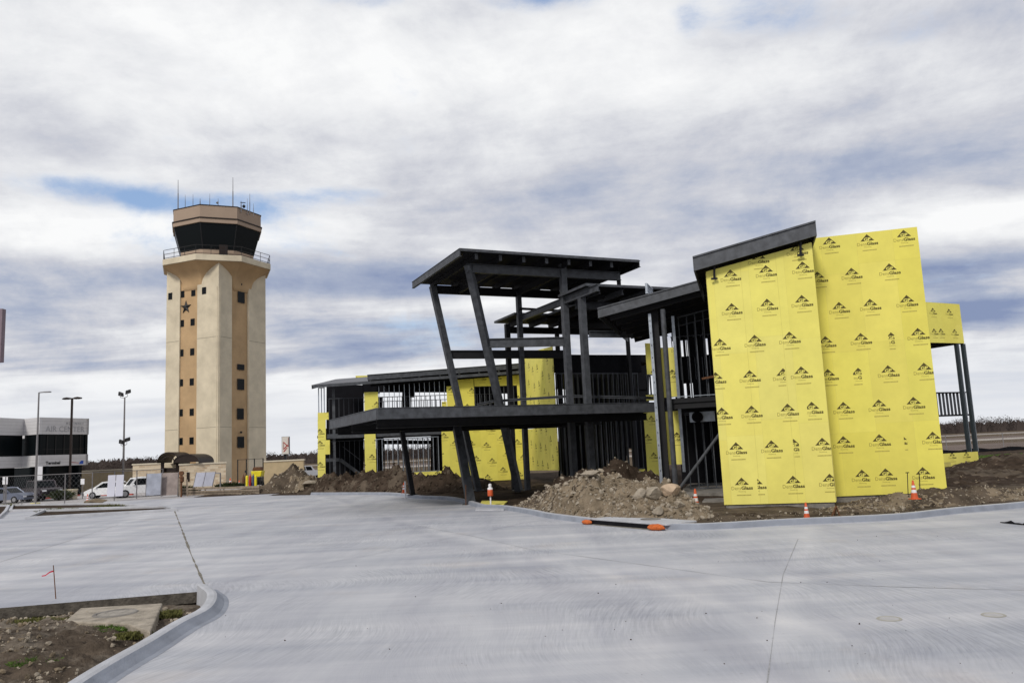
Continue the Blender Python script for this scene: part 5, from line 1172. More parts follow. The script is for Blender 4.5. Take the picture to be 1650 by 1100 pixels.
# ================================================================== VEHICLES
def car(name, label, cat, kind, loc, rz, body, group=None):
    t = thing(name, label, cat, (0, 0, 0), group); t['_org'] = (0, 0, 0)
    if kind == 'suv': L_, Wd, H_ = 4.7, 1.9, 1.78; low = [(-2.35, .38), (-2.3, .85), (-2.15, 1.02), (2.25, 1.05), (2.32, .9), (2.33, .38)]; gh = [(-1.15, 1.02), (-.65, 1.70), (.2, 1.78), (1.75, 1.74), (2.2, 1.05)]; hood = [(-2.33, .85), (-2.1, 1.03), (-1.1, 1.10), (-1.1, .8)]
    elif kind == 'truck': L_, Wd, H_ = 5.6, 2.0, 1.9; low = [(-2.8, .5), (-2.78, 1.05), (-2.5, 1.2), (2.75, 1.2), (2.8, 1.1), (2.8, .5)]; gh = [(-1.3, 1.18), (-.8, 1.85), (.1, 1.92), (1.0, 1.88), (1.15, 1.18)]; hood = None
    elif kind == 'hatch': L_, Wd, H_ = 4.1, 1.75, 1.5; low = [(-2.05, .32), (-2.0, .68), (-1.5, .9), (1.95, .98), (2.04, .8), (2.03, .32)]; gh = [(-1.25, .88), (-.35, 1.46), (.4, 1.5), (1.4, 1.42), (1.95, .96)]; hood = None
    else: L_, Wd, H_ = 4.8, 1.8, 1.42; low = [(-2.4, .32), (-2.35, .66), (-1.9, .84), (2.2, .92), (2.38, .85), (2.38, .34)]; gh = [(-1.1, .84), (-.3, 1.38), (.3, 1.43), (1.0, 1.38), (1.75, .9)]; hood = None
    def loft_side(prof, stations, m, nm, par):
        mb = MB(); n = len(prof); i0 = 0; cx = sum(p[0] for p in prof)/n; cz = sum(p[1] for p in prof)/n
        for y, k in stations:
            for x, z in prof: mb.v.append((cx+(x-cx)*k, y, cz+(z-cz)*(1-(1-k)*.6)))
        for i in range(len(stations)-1):
            for k in range(n): j = (k+1) % n; mb.f.append([i*n+k, i*n+j, (i+1)*n+j, (i+1)*n+k]); mb.m.append(mb.mi(m))
        mb.f.append(list(range(n))); mb.m.append(mb.mi(m)); e = (len(stations)-1)*n; mb.f.append([e+k for k in reversed(range(n))]); mb.m.append(mb.mi(m))
        return mb.build(nm, par, bevel=.03)
    h = Wd/2
    bo = loft_side(low, [(-h, .95), (-h+.1, 1), (h-.1, 1), (h, .95)], body, 'body', t)
    g = loft_side(gh, [(-h+.26, .90), (-h+.06, 1), (h-.06, 1), (h-.26, .90)][::1] if False else [(-h+.10, 1), (h-.10, 1)], body, 'cabin', t)
    # side glass
    gx = [p[0] for p in gh]; zt_ = max(p[1] for p in gh); zb_ = gh[0][1]
    for sgn in (-1, 1):
        y = sgn*(h-.10+.012); x0, x1, x2, x3 = gh[0][0]+.28, gh[1][0]+.12, gh[-2][0]-.12, gh[-1][0]-.22
        for a, b in ((0, .46), (.52, 1)):
            xa0, xa1 = x0+(x3-x0)*a, x1+(x2-x1)*a; xb0, xb1 = x0+(x3-x0)*b, x1+(x2-x1)*b
            mb = MB(); q = [(xa0, y, zb_+.07), (xb0, y, zb_+.07), (xb1, y, zt_-.12), (xa1, y, zt_-.12)]; mb.face(q if sgn < 0 else q[::-1], 'glass'); mb.build('window', g)
    def slab(a, b, nm):                                   # windscreens
        mb = MB(); dx, dz = b[0]-a[0], b[1]-a[1]; l = math.hypot(dx, dz); nx_, nz_ = -dz/l*.015, dx/l*.015; s_ = 1 if a[0] < 0 else -1
        A = (a[0]+dx*.12+nx_*1, a[1]+dz*.12+nz_); Bq = (a[0]+dx*.9+nx_, a[1]+dz*.9+nz_)
        mb.face([(A[0], -h+.2, A[1]), (A[0], h-.2, A[1]), (Bq[0], h-.28, Bq[1]), (Bq[0], -h+.28, Bq[1])], 'glass'); mb.build(nm, g)
    slab(gh[0], gh[1], 'windscreen'); slab(gh[-2], gh[-1], 'rear_window')
    wr = .36 if kind in ('suv', 'truck') else .31
    for x in (low[0][0]+.85, low[-1][0]-.9):
        for sgn in (-1, 1):
            y = sgn*(h-.1); wt = thing('x', '', '') if False else None
            mb = MB(); mb.cyl((x, y-sgn*.12, wr), (x, y+sgn*.125, wr), wr, wr, 'rubber', 20); w_ = mb.build('wheel', t); mb = MB(); mb.cyl((x, y+sgn*.126, wr), (x, y+sgn*.14, wr), wr*.62, wr*.58, 'rim', 12); mb.build('rim', w_)
    for sgn in (-1, 1):
        mb = MB(); fx = low[1][0]; mb.bar((fx-.0, sgn*(h-.32), low[1][1]-.10), (fx-.05, sgn*(h-.32), low[1][1]-.10), .34, .14, 'white'); mb.build('headlight', t)
        mb = MB(); fx = low[-2][0]; mb.bar((fx-.02, sgn*(h-.2), low[-2][1]-.08), (fx+.03, sgn*(h-.2), low[-2][1]-.08), .26, .18, 'red'); mb.build('tail_light', t)
    mb = MB(); mb.bar((low[0][0]-.04, 0, low[1][1]-.16), (low[0][0]+.05, 0, low[1][1]-.16), 1.0 if kind != 'sedan' else .8, .18, 'black'); mb.build('grille', t)
    mb = MB(); mb.bar((low[0][0]-.05, 0, low[0][1]+.06), (low[0][0]+.1, 0, low[0][1]+.06), Wd-.2, .2, 'black' if kind != 'sedan' else body); mb.build('bumper', t)
    mb = MB(); mb.bar((low[-1][0]-.1, 0, low[-1][1]+.08), (low[-1][0]+.05, 0, low[-1][1]+.08), Wd-.2, .2, body); mb.build('bumper', t)
    for sgn in (-1, 1): mb = MB(); mb.bar((gh[0][0]+.35, sgn*(h-.02), gh[0][1]+.1), (gh[0][0]+.35, sgn*(h+.16), gh[0][1]+.14), .12, .14, body); mb.build('mirror', t)
    t.location = loc; t.rotation_euler = (0, 0, rz)
    return t
M_['dark_red'] = mat('dark_maroon_paint', (.020, .012, .016), .25, .3, .1, 2, spec=.6)
M_['silver_blue'] = mat('silver_blue_paint', (.16, .18, .24), .3, .4, .06, 2, spec=.6)
M_['white_car'] = mat('white_car_paint', (.80, .80, .80), .25, 0, .03, 2, spec=.6)
p = gy(153, 797, 75); car('parked_car', 'small white hatchback parked behind the wire fence, partly hidden by a white board', 'car', 'hatch', (p.x+.95, 75.5, 0), radians(12), 'white_car').scale = (.92, .92, 1.0)
p = gy(219, 797, 74.5); car('parked_suv', 'white boxy sport utility vehicle behind the fence beside the white board', 'car', 'suv', (p.x+.4, 74.5, 0), radians(38), 'white_car')
p = gy(57, 800, 74.5); car('parked_truck', 'dark pickup truck parked nose-out in front of the white terminal building', 'truck', 'truck', (p.x-.4, 76, 0), radians(140), 'dark_red')
p = gy(5, 800, 72); car('parked_car', 'silver blue sedan cut off by the left picture edge', 'car', 'sedan', (p.x-.6, 73.5, 0), radians(170), 'silver_blue')
p = gy(492, 767, 118); car('parked_truck', 'distant white and blue pickup truck beyond the tan block wall', 'truck', 'truck', (p.x, 118, -.1), radians(200), 'white_car')

# ================================================================== LAMP POSTS
def gpt(u, v, y): p = gy(u, v, y); return Vector((p.x, p.y, 0))
b = gz(56.5, 812, 0); zt2 = gy(60, 632.5, b.y).z
lp1 = thing('street_lamp', 'tall thin grey lamp post with a single arm, nearest the left edge', 'lamp post', (b.x, b.y, 0)); mb = MB(); mb.cyl(b, (b.x, b.y, zt2), .11, .06, 'pole', 10); mb.build('pole', lp1)
mb = MB(); mb.bar((b.x, b.y, zt2), (b.x+.55, b.y, zt2+.03), .08, .08, 'pole'); mb.build('arm', lp1); mb = MB(); mb.prism([(b.x+.45, b.y-.14, zt2-.02), (b.x+1.0, b.y-.14, zt2-.02), (b.x+1.0, b.y+.14, zt2-.02), (b.x+.45, b.y+.14, zt2-.02)], (0, 0, .09), 'pole'); mb.build('lamp_head', lp1, bevel=.02)
mb = MB(); mb.cyl((b.x, b.y, 0), (b.x, b.y, .14), .42, .36, 'pale_yellow', 14); mb.build('concrete_base', lp1)
b = gpt(112, 790, 77); zt2 = gy(115, 641, 77).z
lp2 = thing('street_lamp', 'dark brown lamp post with two oval heads in front of the white terminal building', 'lamp post', (b.x, b.y, 0)); mb = MB(); mb.bar(b, (b.x, b.y, zt2), .20, .20, 'brownm'); mb.build('pole', lp2)
for s_ in (-1, 1):
    mb = MB(); c = Vector((b.x+s_*.52, b.y, zt2-.02)); i0 = len(mb.v)
    for k, (rx, rz_) in enumerate(((.10, -.10), (.42, -.06), (.46, .0), (.36, .08), (.10, .12))):
        for q in range(14): a = 2*pi*q/14; mb.v.append((c.x+rx*cos(a), c.y+rx*.6*sin(a), c.z+rz_-.03*abs(cos(a))))
    for k in range(4):
        for q in range(14): j = (q+1) % 14; mb.f.append([i0+k*14+q, i0+k*14+j, i0+(k+1)*14+j, i0+(k+1)*14+q]); mb.m.append(mb.mi('brownm'))
    mb.f.append([i0+q for q in range(14)]); mb.m.append(0); mb.f.append([i0+56+q for q in range(14)]); mb.m.append(0)
    mb.build('lamp_head', lp2)
b = gpt(198, 790, 96); zt2 = gy(198.5, 640, 96).z
lp3 = thing('floodlight_mast', 'slim grey mast with two pairs of floodlights, left of the tower', 'floodlight', (b.x, b.y, 0)); mb = MB(); mb.cyl(b, (b.x, b.y, zt2), .14, .08, 'pole', 10); mb.build('pole', lp3)
for u, v, s_ in ((194, 634, -1), (205.5, 632.5, 1), (195, 711, -1), (204.5, 709.5, 1)):
    c = gy(u, v, 95.7); bz = c.z-.55; mb = MB(); mb.bar((b.x, b.y, bz), (c.x, c.y, bz+.1), .05, .05, 'pole'); mb.bar((c.x, c.y, bz+.1), (c.x, c.y, c.z), .05, .05, 'pole'); mb.build('arm', lp3)
    mb = MB(); d = Vector((s_*.75, -.3, .25)).normalized()
    mb.prism([c+Vector((-.3, 0, -.22*1)), c+Vector((.3, 0, -.22+.18*s_)), c+Vector((.26, 0, .22+.18*s_)), c+Vector((-.26, 0, .26))], (0, .3, .05), 'black'); mb.build('lamp_head', lp3, bevel=.05)

# ================================================================== SIGNS
p = gy(458, 757, 97); q = gy(458, 703, 97)
sg_ = thing('pylon_sign', 'pale upright box sign with a red angular emblem on a dark post', 'sign', (p.x, 97, 0)); fr = Frame((gy(454, 730, 97).x, 97), 8)
w_ = gy(465.5, 730, 97).x-gy(454, 730, 97).x; z0, z1 = gy(460, 731.5, 97).z, gy(460, 703, 97).z
mb = MB(); mb.box(fr, 0, w_, 0, .75, z0, z1, 'black'); mb.build('cabinet', sg_); mb = MB(); mb.box(fr, .03, w_-.03, -.03, -.002, z0+.03, z1-.03, 'sign_face'); face = mb.build('sign_face', sg_)
e = MB()
def E_(u, v): return fr.P((u-454)/11.5*w_, -.04, z0+(731.5-v)/28.5*(z1-z0))
for a, b in (((457, 712), (464.2, 719.5)), ((464.2, 719.5), (464.2, 705)), ((456.6, 711.5), (456.6, 723)), ((456.8, 723.5), (463.5, 716.5)), ((457, 727.5), (462.5, 721.0))): e.bar(E_(*a), E_(*b), .02, .10, 'red')
e.build('emblem', face)
mb = MB(); mb.box(fr, w_*.25, w_*.6, .2, .55, 0, z0, 'black'); mb.build('post', sg_)
def small_sign(u, v0, v1, w, y, label, m='white', vb=None):
    a, b = gy(u, v1, y), gy(u, v0, y); t = thing('road_sign', label, 'sign', (a.x, y, 0)); mb = MB(); mb.box(Frame((a.x, y), 0), -w/2, w/2, 0, .03, a.z, b.z, m); mb.build('plate', t)
    mb = MB(); mb.bar((a.x, y+.06, 0), (a.x, y+.06, a.z+.1), .06, .06, 'pole'); mb.build('post', t)
small_sign(132.8, 771, 780, .35, 76, 'small white road sign on a post, left of the white hatchback')
small_sign(5.8, 768, 780, .22, 71, 'narrow pale sign at the far left behind the wire fence, left one'); small_sign(10, 768, 780, .22, 71.1, 'narrow pale sign at the far left behind the wire fence, right one')

a, b = gy(-30, 540, 40), gy(2.3, 540, 40); z1_, z0_ = gy(2, 497, 40).z, gy(0, 583, 40).z
es = thing('pole_sign', 'edge of a tall mauve sign board cut off by the left picture edge', 'sign', (a.x, 40, 0)); mb = MB(); mb.prism([(a.x, 40, z0_), (b.x, 40, z0_), (b.x, 40.3, z0_), (a.x, 40.3, z0_)], (0, 0, z1_-z0_), 'mauve'); mb.build('board', es, bevel=.02)
mb = MB(); mb.cyl((a.x-.1, 40.15, 0), (a.x-.1, 40.15, z1_), .1, .1, 'pole', 10); mb.build('post', es)
# ================================================================== FENCES
M_['wire'] = mat('fence_wire', (.30, .30, .31), .5, .5)
def wire_fence(name, label, px, h, rails=True, mesh=True, post_r=.045, base=0, mesh_pitch=.42, cap=None, top=None):
    P = [gz(u, v, base) for u, v in px]; t = thing(name, label, 'fence', tuple(P[0])); H = [h]*len(P) if not isinstance(h, list) else h
    for p, hh in zip(P, H): mb = MB(); mb.cyl(p, p+Vector((0, 0, hh)), post_r, post_r, 'pole', 8); mb.build('post', t)
    for i, (a, b) in enumerate(zip(P[:-1], P[1:])):
        mb = MB(); mb.cyl(a+Vector((0, 0, H[i]-.04)), b+Vector((0, 0, H[i+1]-.04)), .03, .03, 'pole', 6); mb.build('rail', t)
        if mesh:
            L = (b-a).length; d = (b-a)/L; mb = MB(); s = -h if not isinstance(h, list) else -H[i]; hh = min(H[i], H[i+1])-.1
            s = -hh
            while s < L:
                for sg_ in (1, -1):
                    s0, z0, s1, z1 = s, .05, s+hh, hh
                    if s0 < 0: z0 += -s0; s0 = 0
                    if s1 > L: z1 -= (s1-L); s1 = L
                    if s1 <= s0 or z1 <= z0: continue
                    if sg_ < 0: z0, z1 = hh+.05-z0, hh+.05-z1
                    p0, p1 = a+d*s0+Vector((0, 0, z0)), a+d*s1+Vector((0, 0, z1)); up = Vector((0, 0, .0045)); mb.face([p0-up, p1-up, p1+up, p0+up], 'wire')
                s += mesh_pitch
            mb.build('wire_mesh', t)
    return t, P
ft, fp = wire_fence('wire_fence', 'long galvanised chain link fence along the edge of the car park on the left', [(-55, 814), (7.5, 812.5), (57.5, 812.5), (104, 811), (148, 809), (184, 806), (220, 803), (262, 799)], 2.45)
def panel(name, label, cat, u0, v0, u1, v1, y, m, leaf=1, tilt=0, frame=False):
    a, b = gy(u0, v1, y), gy(u1, v1, y); c = gy(u0, v0, y); t = thing(name, label, cat, ((a.x+b.x)/2, y, a.z)); w = (b.x-a.x)/leaf
    for k in range(leaf):
        x = a.x+w*k; mb = MB(); mb.prism([(x+.03, y, a.z), (x+w-.03, y, a.z), (x+w-.03+tilt, y+.15, c.z), (x+.03+tilt, y+.15, c.z)], (0, .04, 0), m); mb.build('panel', t)
    if frame:
        for k in range(leaf+1): mb = MB(); mb.bar((a.x+w*k, y+.02, a.z-.1), (a.x+w*k+tilt, y+.17, c.z+.05), .06, .06, 'pole'); mb.build('frame', t)
    return t
panel('site_board', 'blank white double board fixed to the wire fence in front of the white vehicles', 'board', 171.5, 765.5, 198, 800, 66.5, 'board_white', 2)
panel('fence_screen', 'pale grey blue mesh screen hung on the fence right of the white vehicles', 'screen', 234.5, 763, 259, 798, 69, 'fabric', 1, 0, True)
panel('fence_screen', 'darker brownish mesh screen at the right end of the wire fence below the awning', 'screen', 259.5, 762, 286, 798, 69.5, 'fabric_b', 1, 0, True)
panel('gate_panel', 'grey two-leaf sheet gate leaning slightly in front of the limestone wall', 'gate', 311, 761.5, 342, 784, 77, 'fabric_grey', 2, .25, True)
# dark yard fence right of the tower foot
t, P = wire_fence('yard_fence', 'black metal yard fence with tall posts at the right foot of the tower', [(383, 784.5), (397, 784.5), (410, 784.5), (424, 784.5)], 3.05, mesh=True, post_r=.06, base=0, mesh_pitch=.35)
for c in t.children:
    if c.name.startswith('post') or c.name.startswith('rail'): c.data.materials[0] = M_['black']
# timber form boards in front of the tower
fb = thing('timber_barrier', 'long low timber form wall across the site entrance with two wooden stakes', 'barrier', (gz(355, 797).x, gz(355, 797).y, 0))
a, b = gz(287, 799), gz(418, 796); zt3 = gy(300, 785.5, a.y).z
for z0, z1 in ((zt3-.18, zt3), (zt3-.52, zt3-.26), (.05, .32)): mb = MB(); mb.bar((a.x, a.y, (z0+z1)/2), (b.x, b.y, (z0+z1)/2), .07, z1-z0, 'wood'); mb.build('board', fb)
for u in (287, 302, 330, 360, 392, 416): p = gz(u, 799-(u-287)*.023); mb = MB(); mb.bar((p.x, p.y+.08, 0), (p.x, p.y+.08, zt3), .1, .08, 'wood'); mb.build('stake', fb)
for u, v0, v1, y in ((290.5, 762, 798, 68), (303, 764, 799, 67.5)): a, b = gy(u-1, v1, y), gy(u-2, v0+8, y); mb = MB(); mb.bar(a, b, .14, .14, 'wood'); mb.build('stake', fb)
wp = thing('well_pump', 'rusty upright pipe valve with wheel between the screens and the limestone wall', 'valve', (gy(292, 790, 69).x, 69, 0)); p = gy(292, 797, 69); mb = MB(); mb.cyl((p.x, 69, 0), (p.x, 69, 1.9), .09, .09, 'rust', 8); mb.build('pipe', wp); mb = MB(); mb.lathe([(.1, 0), (.22, .1), (.22, .45), (.1, .6)], 'rust', (p.x, 69, 1.2), 10); mb.build('valve_body', wp); mb = MB(); mb.cyl((p.x, 68.9, 2.0), (p.x, 69.1, 2.0), .2, .2, 'rust', 12); mb.build('handwheel', wp)
# pipe arch
pa = thing('pipe_rack', 'bent dark pipe standing on the paving right of the two-leaf gate', 'pipe', (gy(355, 785, 80).x, 80, 0)); a = gy(355, 784, 80); zt4 = gy(355, 762, 80).z; mb = MB(); mb.cyl((a.x, 80, 0), (a.x, 80, zt4), .07, .07, 'pole', 8); mb.cyl((a.x, 80, zt4), (a.x-.8, 80, zt4+.05), .07, .07, 'pole', 8); mb.build('pipe', pa)

# far right fence, silt fence, grass
wire_fence('wire_fence', 'grey pipe-rail airfield fence on the right behind the building', [(1487, 728), (1526, 726), (1561, 725), (1618, 722.5), (1680, 720)], 2.2, base=-.2, mesh=True, post_r=.06, mesh_pitch=.3)
sf = MB(); a, b = gz(1500, 735, 0), gz(1720, 724, 0)
pts_ = [a.lerp(b, k/14) for k in range(15)]
for k in range(14): p, q = pts_[k], pts_[k+1]; h0, h1 = .55+.1*sin(k*1.7), .55+.1*sin(k*1.7+1.7); sf.prism([(p.x, p.y, -.2), (q.x, q.y, -.2), (q.x, q.y, h1), (p.x, p.y, h0)], (0, .03, 0), 'inside')
tag(sf.build('silt_fence'), 'low black fabric silt fence across the soil on the right', 'silt fence')
def tufts(name, cx, cy, rx, ry, n, z, h=.12, seed=1, w=.012, m='grass'):
    rr = random.Random(seed); mb = MB()
    for _ in range(n):
        a, r = rr.uniform(0, 6.3), sqrt(rr.random()); x, y = cx+rx*r*cos(a), cy+ry*r*sin(a); th = rr.uniform(0, 6.3); hh = h*rr.uniform(.5, 1.2)*(1.1-r*.6); dx, dy = cos(th)*w, sin(th)*w; lx, ly = rr.gauss(0, h*.5), rr.gauss(0, h*.5)
        mb.face([(x-dx, y-dy, z-.05), (x+dx, y+dy, z-.05), (x+lx*.5+dx*.8, y+ly*.5+dy*.8, z+hh*.6), (x+lx, y+ly, z+hh)], m)
    return struct(mb.build(name), 'stuff')
p = gz(1625, 734, .2); tufts('grass', p.x+1, p.y, 7, 2.6, 9000, .1, .28, 3, .03)
for u, v, rx, ry, n, s_ in ((178, 1012, .42, .3, 1500, 5), (52, 1068, .32, .22, 1500, 6), (28, 1004, .25, .18, 260, 7), (62, 1000, .5, .12, 500, 8), (110, 1000, .2, .12, 260, 9), (272, 988, .25, .2, 420, 10), (215, 1022, .28, .12, 300, 11), (190, 1000, .3, .1, 200, 15)):
    p = gz(u, v, -.05); tufts('weeds', p.x, p.y, rx, ry, n, -.06, .09, s_, .008, 'grass' if n > 1000 else 'weed_dry')
for k, (u, v) in enumerate(((92, 823), (170, 817), (12, 815))): p = gz(u, v, 0); tufts('weeds', p.x, p.y, 1.4, .3, 260, .03, .22, 20+k, .03, 'weed_dry')

# ================================================================== CONES, POSTS, BOLLARDS
def cone(label, group=None, kind='cone'):
    t = thing('traffic_cone', label, 'traffic cone', (0, 0, 0), group)
    mb = MB(); prof = [(.135, .03), (.112, .18), (.102, .25), (.085, .37), (.075, .44), (.062, .53), (.03, .72), (.0, .72)]; mm = ['orange', 'orange', 'white_band', 'orange', 'white_band', 'orange', 'orange']
    mb.lathe(prof, mm, n=20); mb.build('cone_body', t, smooth=True); mb = MB(); mb.prism([(-.18, -.18, 0), (.18, -.18, 0), (.18, .18, 0), (-.18, .18, 0)], (0, 0, .035), 'orange'); mb.build('base', t, bevel=.02); return t
M_['white_band'] = mat('reflective_band', (.72, .70, .70), .5, 0, .05, 4)
G_ = 'orange and white cones about the site'
c0 = cone('orange and white cone beside the round grey column in the open bay', G_)
p = gz(1122, 817.5, .1); c0.location = (p.x, p.y, .1)
def putc(u, v, z, label, sc=1.0, rz=0): p = gz(u, v, z); o = copy_tree(c0, (p.x, p.y, z), rz, label); o.scale = (sc, sc, sc); return o
putc(1474, 804, .35, 'striped cone standing on the soil ridge before the recessed yellow wall', .88)
putc(1300.5, 836, .06, 'short cone behind the kerb at the foot of the near yellow wall', .72)
putc(141, 810, 0, 'stubby orange cone by the fence post near the white hatchback', 1.0)
putc(371, 786, 0, 'large pale cone between the heaped plants and the small orange cone', 1.5); putc(385.5, 786, 0, 'small orange cone left of the yellow bollards', 1.15); putc(651, 794, .3, 'orange cone on the dark earth bank left of the white post', .9)
dl = thing('site_marker', 'white pipe stake topped by an orange and white capped drum, by the kerb', 'marker post', (0, 0, 0)); mb = MB(); mb.cyl((0, 0, 0), (0, 0, .62), .035, .035, 'white', 10); mb.build('stake', dl)
mb = MB(); mb.lathe([(.0, .52), (.125, .52), (.13, .56), (.13, .80), (.125, .82), (.125, .90), (.07, .93), (.07, .97), (.085, 1.02), (.06, 1.09), (.0, 1.1)], ['orange']*4+['white_band']*2+['white_band']*4, n=20); mb.build('drum_cap', dl, smooth=True); p = gz(791, 817, 0.02); dl.location = (p.x, p.y, .02)
p = gz(653.5, 803, 0); mb = MB(); mb.bar((p.x, p.y, 0), (p.x, p.y, 1.05), .07, .07, 'white'); tag(mb.build('white_stake'), 'thin white stake by the far kerb in front of the slanted column', 'stake')
p = gz(755, 812, .05); mb = MB(); mb.bar((p.x-.15, p.y+.2, 0), (p.x-.12, p.y+.2, 1.0), .03, .04, 'rust'); tag(mb.build('survey_stake'), 'thin red-topped lath beside the foot of the thick slanted column', 'stake')
bo0 = thing('bollard', 'left yellow steel bollard at the foot of the tower', 'bollard', (0, 0, 0), 'yellow bollards at the tower foot'); mb = MB(); mb.lathe([(.125, 0), (.125, 1.25), (.10, 1.34), (.0, 1.38)], 'yellow_paint', n=18); mb.build('post', bo0, smooth=True)
p = gy(398, 785, 81); bo0.location = (p.x, 81, 0); p = gy(412, 785, 81); copy_tree(bo0, (p.x, 81, 0), 0, 'right yellow steel bollard at the foot of the tower')
# things stored behind the yard fence
p = gy(415, 785, 84)
ym = thing('site_cart', 'small yellow machine with black base behind the right bollard', 'machine', (p.x, 84, 0)); x = p.x; mb = MB(); mb.prism([(x-.45, 83.6, 1.15), (x+.45, 83.6, 1.15), (x+.58, 83.6, 1.75), (x-.58, 83.6, 1.75)], (0, 1.1, 0), 'yellow_paint'); mb.build('hopper', ym, bevel=.05)
mb = MB(); mb.prism([(x-.5, 83.7, 1.77), (x+.5, 83.7, 1.77), (x+.35, 83.7, 2.15), (x-.35, 83.7, 2.15)], (0, .9, 0), 'rust'); mb.build('load', ym, bevel=.06); mb = MB(); mb.box(Frame((x, 83.7), 0), -.45, .45, 0, 1, .3, 1.1, 'black'); mb.build('chassis', ym)
for s_ in (-1, 1): mb = MB(); mb.cyl((x+s_*.47, 84.1, .34), (x+s_*.58, 84.1, .34), .34, .34, 'rubber', 16); mb.build('wheel', ym)
for u, m, lb in ((392.5, 'rust', 'rusty red gas cylinder left of the left bollard'), (403, 'red', 'red gas cylinder between the two bollards, left one'), (408, 'blue_dull', 'dull blue gas cylinder between the two bollards, right one')):
    p = gy(u, 785, 83); mb = MB(); mb.lathe([(0, 0), (.13, 0), (.14, .05), (.14, 1.15), (.08, 1.32), (.04, 1.36), (.04, 1.5), (0, 1.5)], m, (p.x, 83, 0), 14); tag(mb.build('gas_cylinder', smooth=True), lb, 'gas cylinder', 'gas cylinders by the tower')
p = gy(359, 783, 80); ph = thing('plant_bed', 'low planter of dark shrubs before the limestone wall beside the large pale cone', 'planter', (p.x, 82, 0)); mb = MB(); mb.box(Frame((p.x, 81.5), 0), -1.2, 1.5, 0, .9, 0, .32, 'lot'); mb.build('planter_box', ph)
o = tufts('x', p.x, 82, 1.5, .4, 900, .35, .45, 31, .05, 'shrub'); o.name = 'foliage'; o.parent = ph; o.location = (-p.x, -82, 0); del o['kind']; o['kind'] = 'stuff'
p = gy(300, 783, 80); o = tufts('shrub', p.x, 79, 1.6, .4, 900, .1, .7, 32, .06, 'shrub'); del o['kind']; tag(o, 'low dark shrub at the left foot of the limestone wall', 'shrub')
p = gy(99, 798, 74); o = tufts('shrub', p.x, 74, .55, .4, 1200, .15, .85, 33, .06, 'shrub'); del o['kind']; tag(o, 'round dark green shrub beside the pale stone planter box', 'shrub')
pb = thing('planter_box', 'pale ribbed concrete planter box in front of the dark ground floor glazing', 'planter', (gy(110, 798, 75).x, 75, 0)); x = gy(110, 798, 75).x; mb = MB(); mb.box(Frame((x, 75), 0), -.42, .42, 0, .8, 0, .85, 'cream'); mb.build('box', pb, bevel=.02); mb = MB(); mb.box(Frame((x, 74.97), 0), -.47, .47, 0, .86, .852, .95, 'cream'); mb.build('rim', pb, bevel=.02)
# red kerbs
a, b = gz(70, 804, 0), gz(128, 798.5, 0); mb = MB(); mb.bar((a.x, a.y, .07), (b.x, b.y, .07), .2, .14, 'kerb_red'); struct(mb.build('red_kerb')); a, b = gz(150, 798.5, 0), gz(214, 797, 0); mb = MB(); mb.bar((a.x, a.y, .07), (b.x, b.y, .07), .2, .14, 'kerb_red'); struct(mb.build('red_kerb'))

# ================================================================== KERBSIDE DETAILS
il, ir = Vector(inlet_l), Vector(inlet_r); d = (ir-il).normalized(); n = Vector((-d.y, d.x)); Fi = Frame((il.x, il.y), math.degrees(atan2(d.y, d.x))); Li = (ir-il).length
dr = thing('drain_inlet', 'kerb storm drain opening with a concrete lid, between two orange sandbags', 'drain', (il.x, il.y, 0))
mb = MB(); mb.box(Fi, .15, Li+.25, .02, 1.3, .135, .19, 'kerb'); mb.build('lid', dr, bevel=.015); mb = MB(); mb.box(Fi, .0, Li, .0, .5, .005, .132, 'inside'); mb.build('opening', dr); mb = MB(); mb.box(Fi, .02, Li-.02, -.16, -.002, .004, .010, 'joint'); mb.build('sill', dr)  # opening is a solid black block painting the shade of the hole
mb = MB(); mb.box(Fi, .3, Li-.1, -.30, .08, -.04, .006, 'inside'); mb.build('gutter_shadow_plate', dr) if False else None
mb = MB(); mb.cyl(Fi.P(Li*.62, .85, .191), Fi.P(Li*.62, .85, .21), .33, .33, 'concrete_raw', 24); mb.build('access_cover', dr)
def bag(u, v, label, rz, sc=1):
    p = Fi.P(.08 if u < 1000 else Li-.05, -.12, 0); bm = bmesh.new(); bmesh.ops.create_uvsphere(bm, u_segments=24, v_segments=14, radius=1)
    for q in bm.verts:
        c = q.co; f = 1-.25*abs(c.x)**3; z = c.z*.095*(1 if c.z > 0 else .75); ny = noise.noise(Vector((c.x*2.3, c.y*2.3, c.z*2+u)))*.12
        q.co = Vector(((c.x*.27)*(1+ny), c.y*.13*f*(1+ny), max(z*(1+ny*1.5), -.07)+.07))
    me = bpy.data.meshes.new('sandbag'); bm.to_mesh(me); bm.free(); me.materials.append(M_['bag']); me.polygons.foreach_set('use_smooth', [True]*len(me.polygons))
    o = bpy.data.objects.new('sandbag', me); COL.objects.link(o); o.location = (p.x, p.y, .0); o.rotation_euler = (0, 0, rz); o.scale = (sc,)*3; tag(o, label, 'sandbag', 'orange sandbags at the drain'); return o
bag(952, 844.5, 'smaller orange sandbag at the left end of the drain opening', Fi.a, .95); bag(1052, 853.8, 'larger orange sandbag at the right end of the drain opening', Fi.a+.25, 1.15)
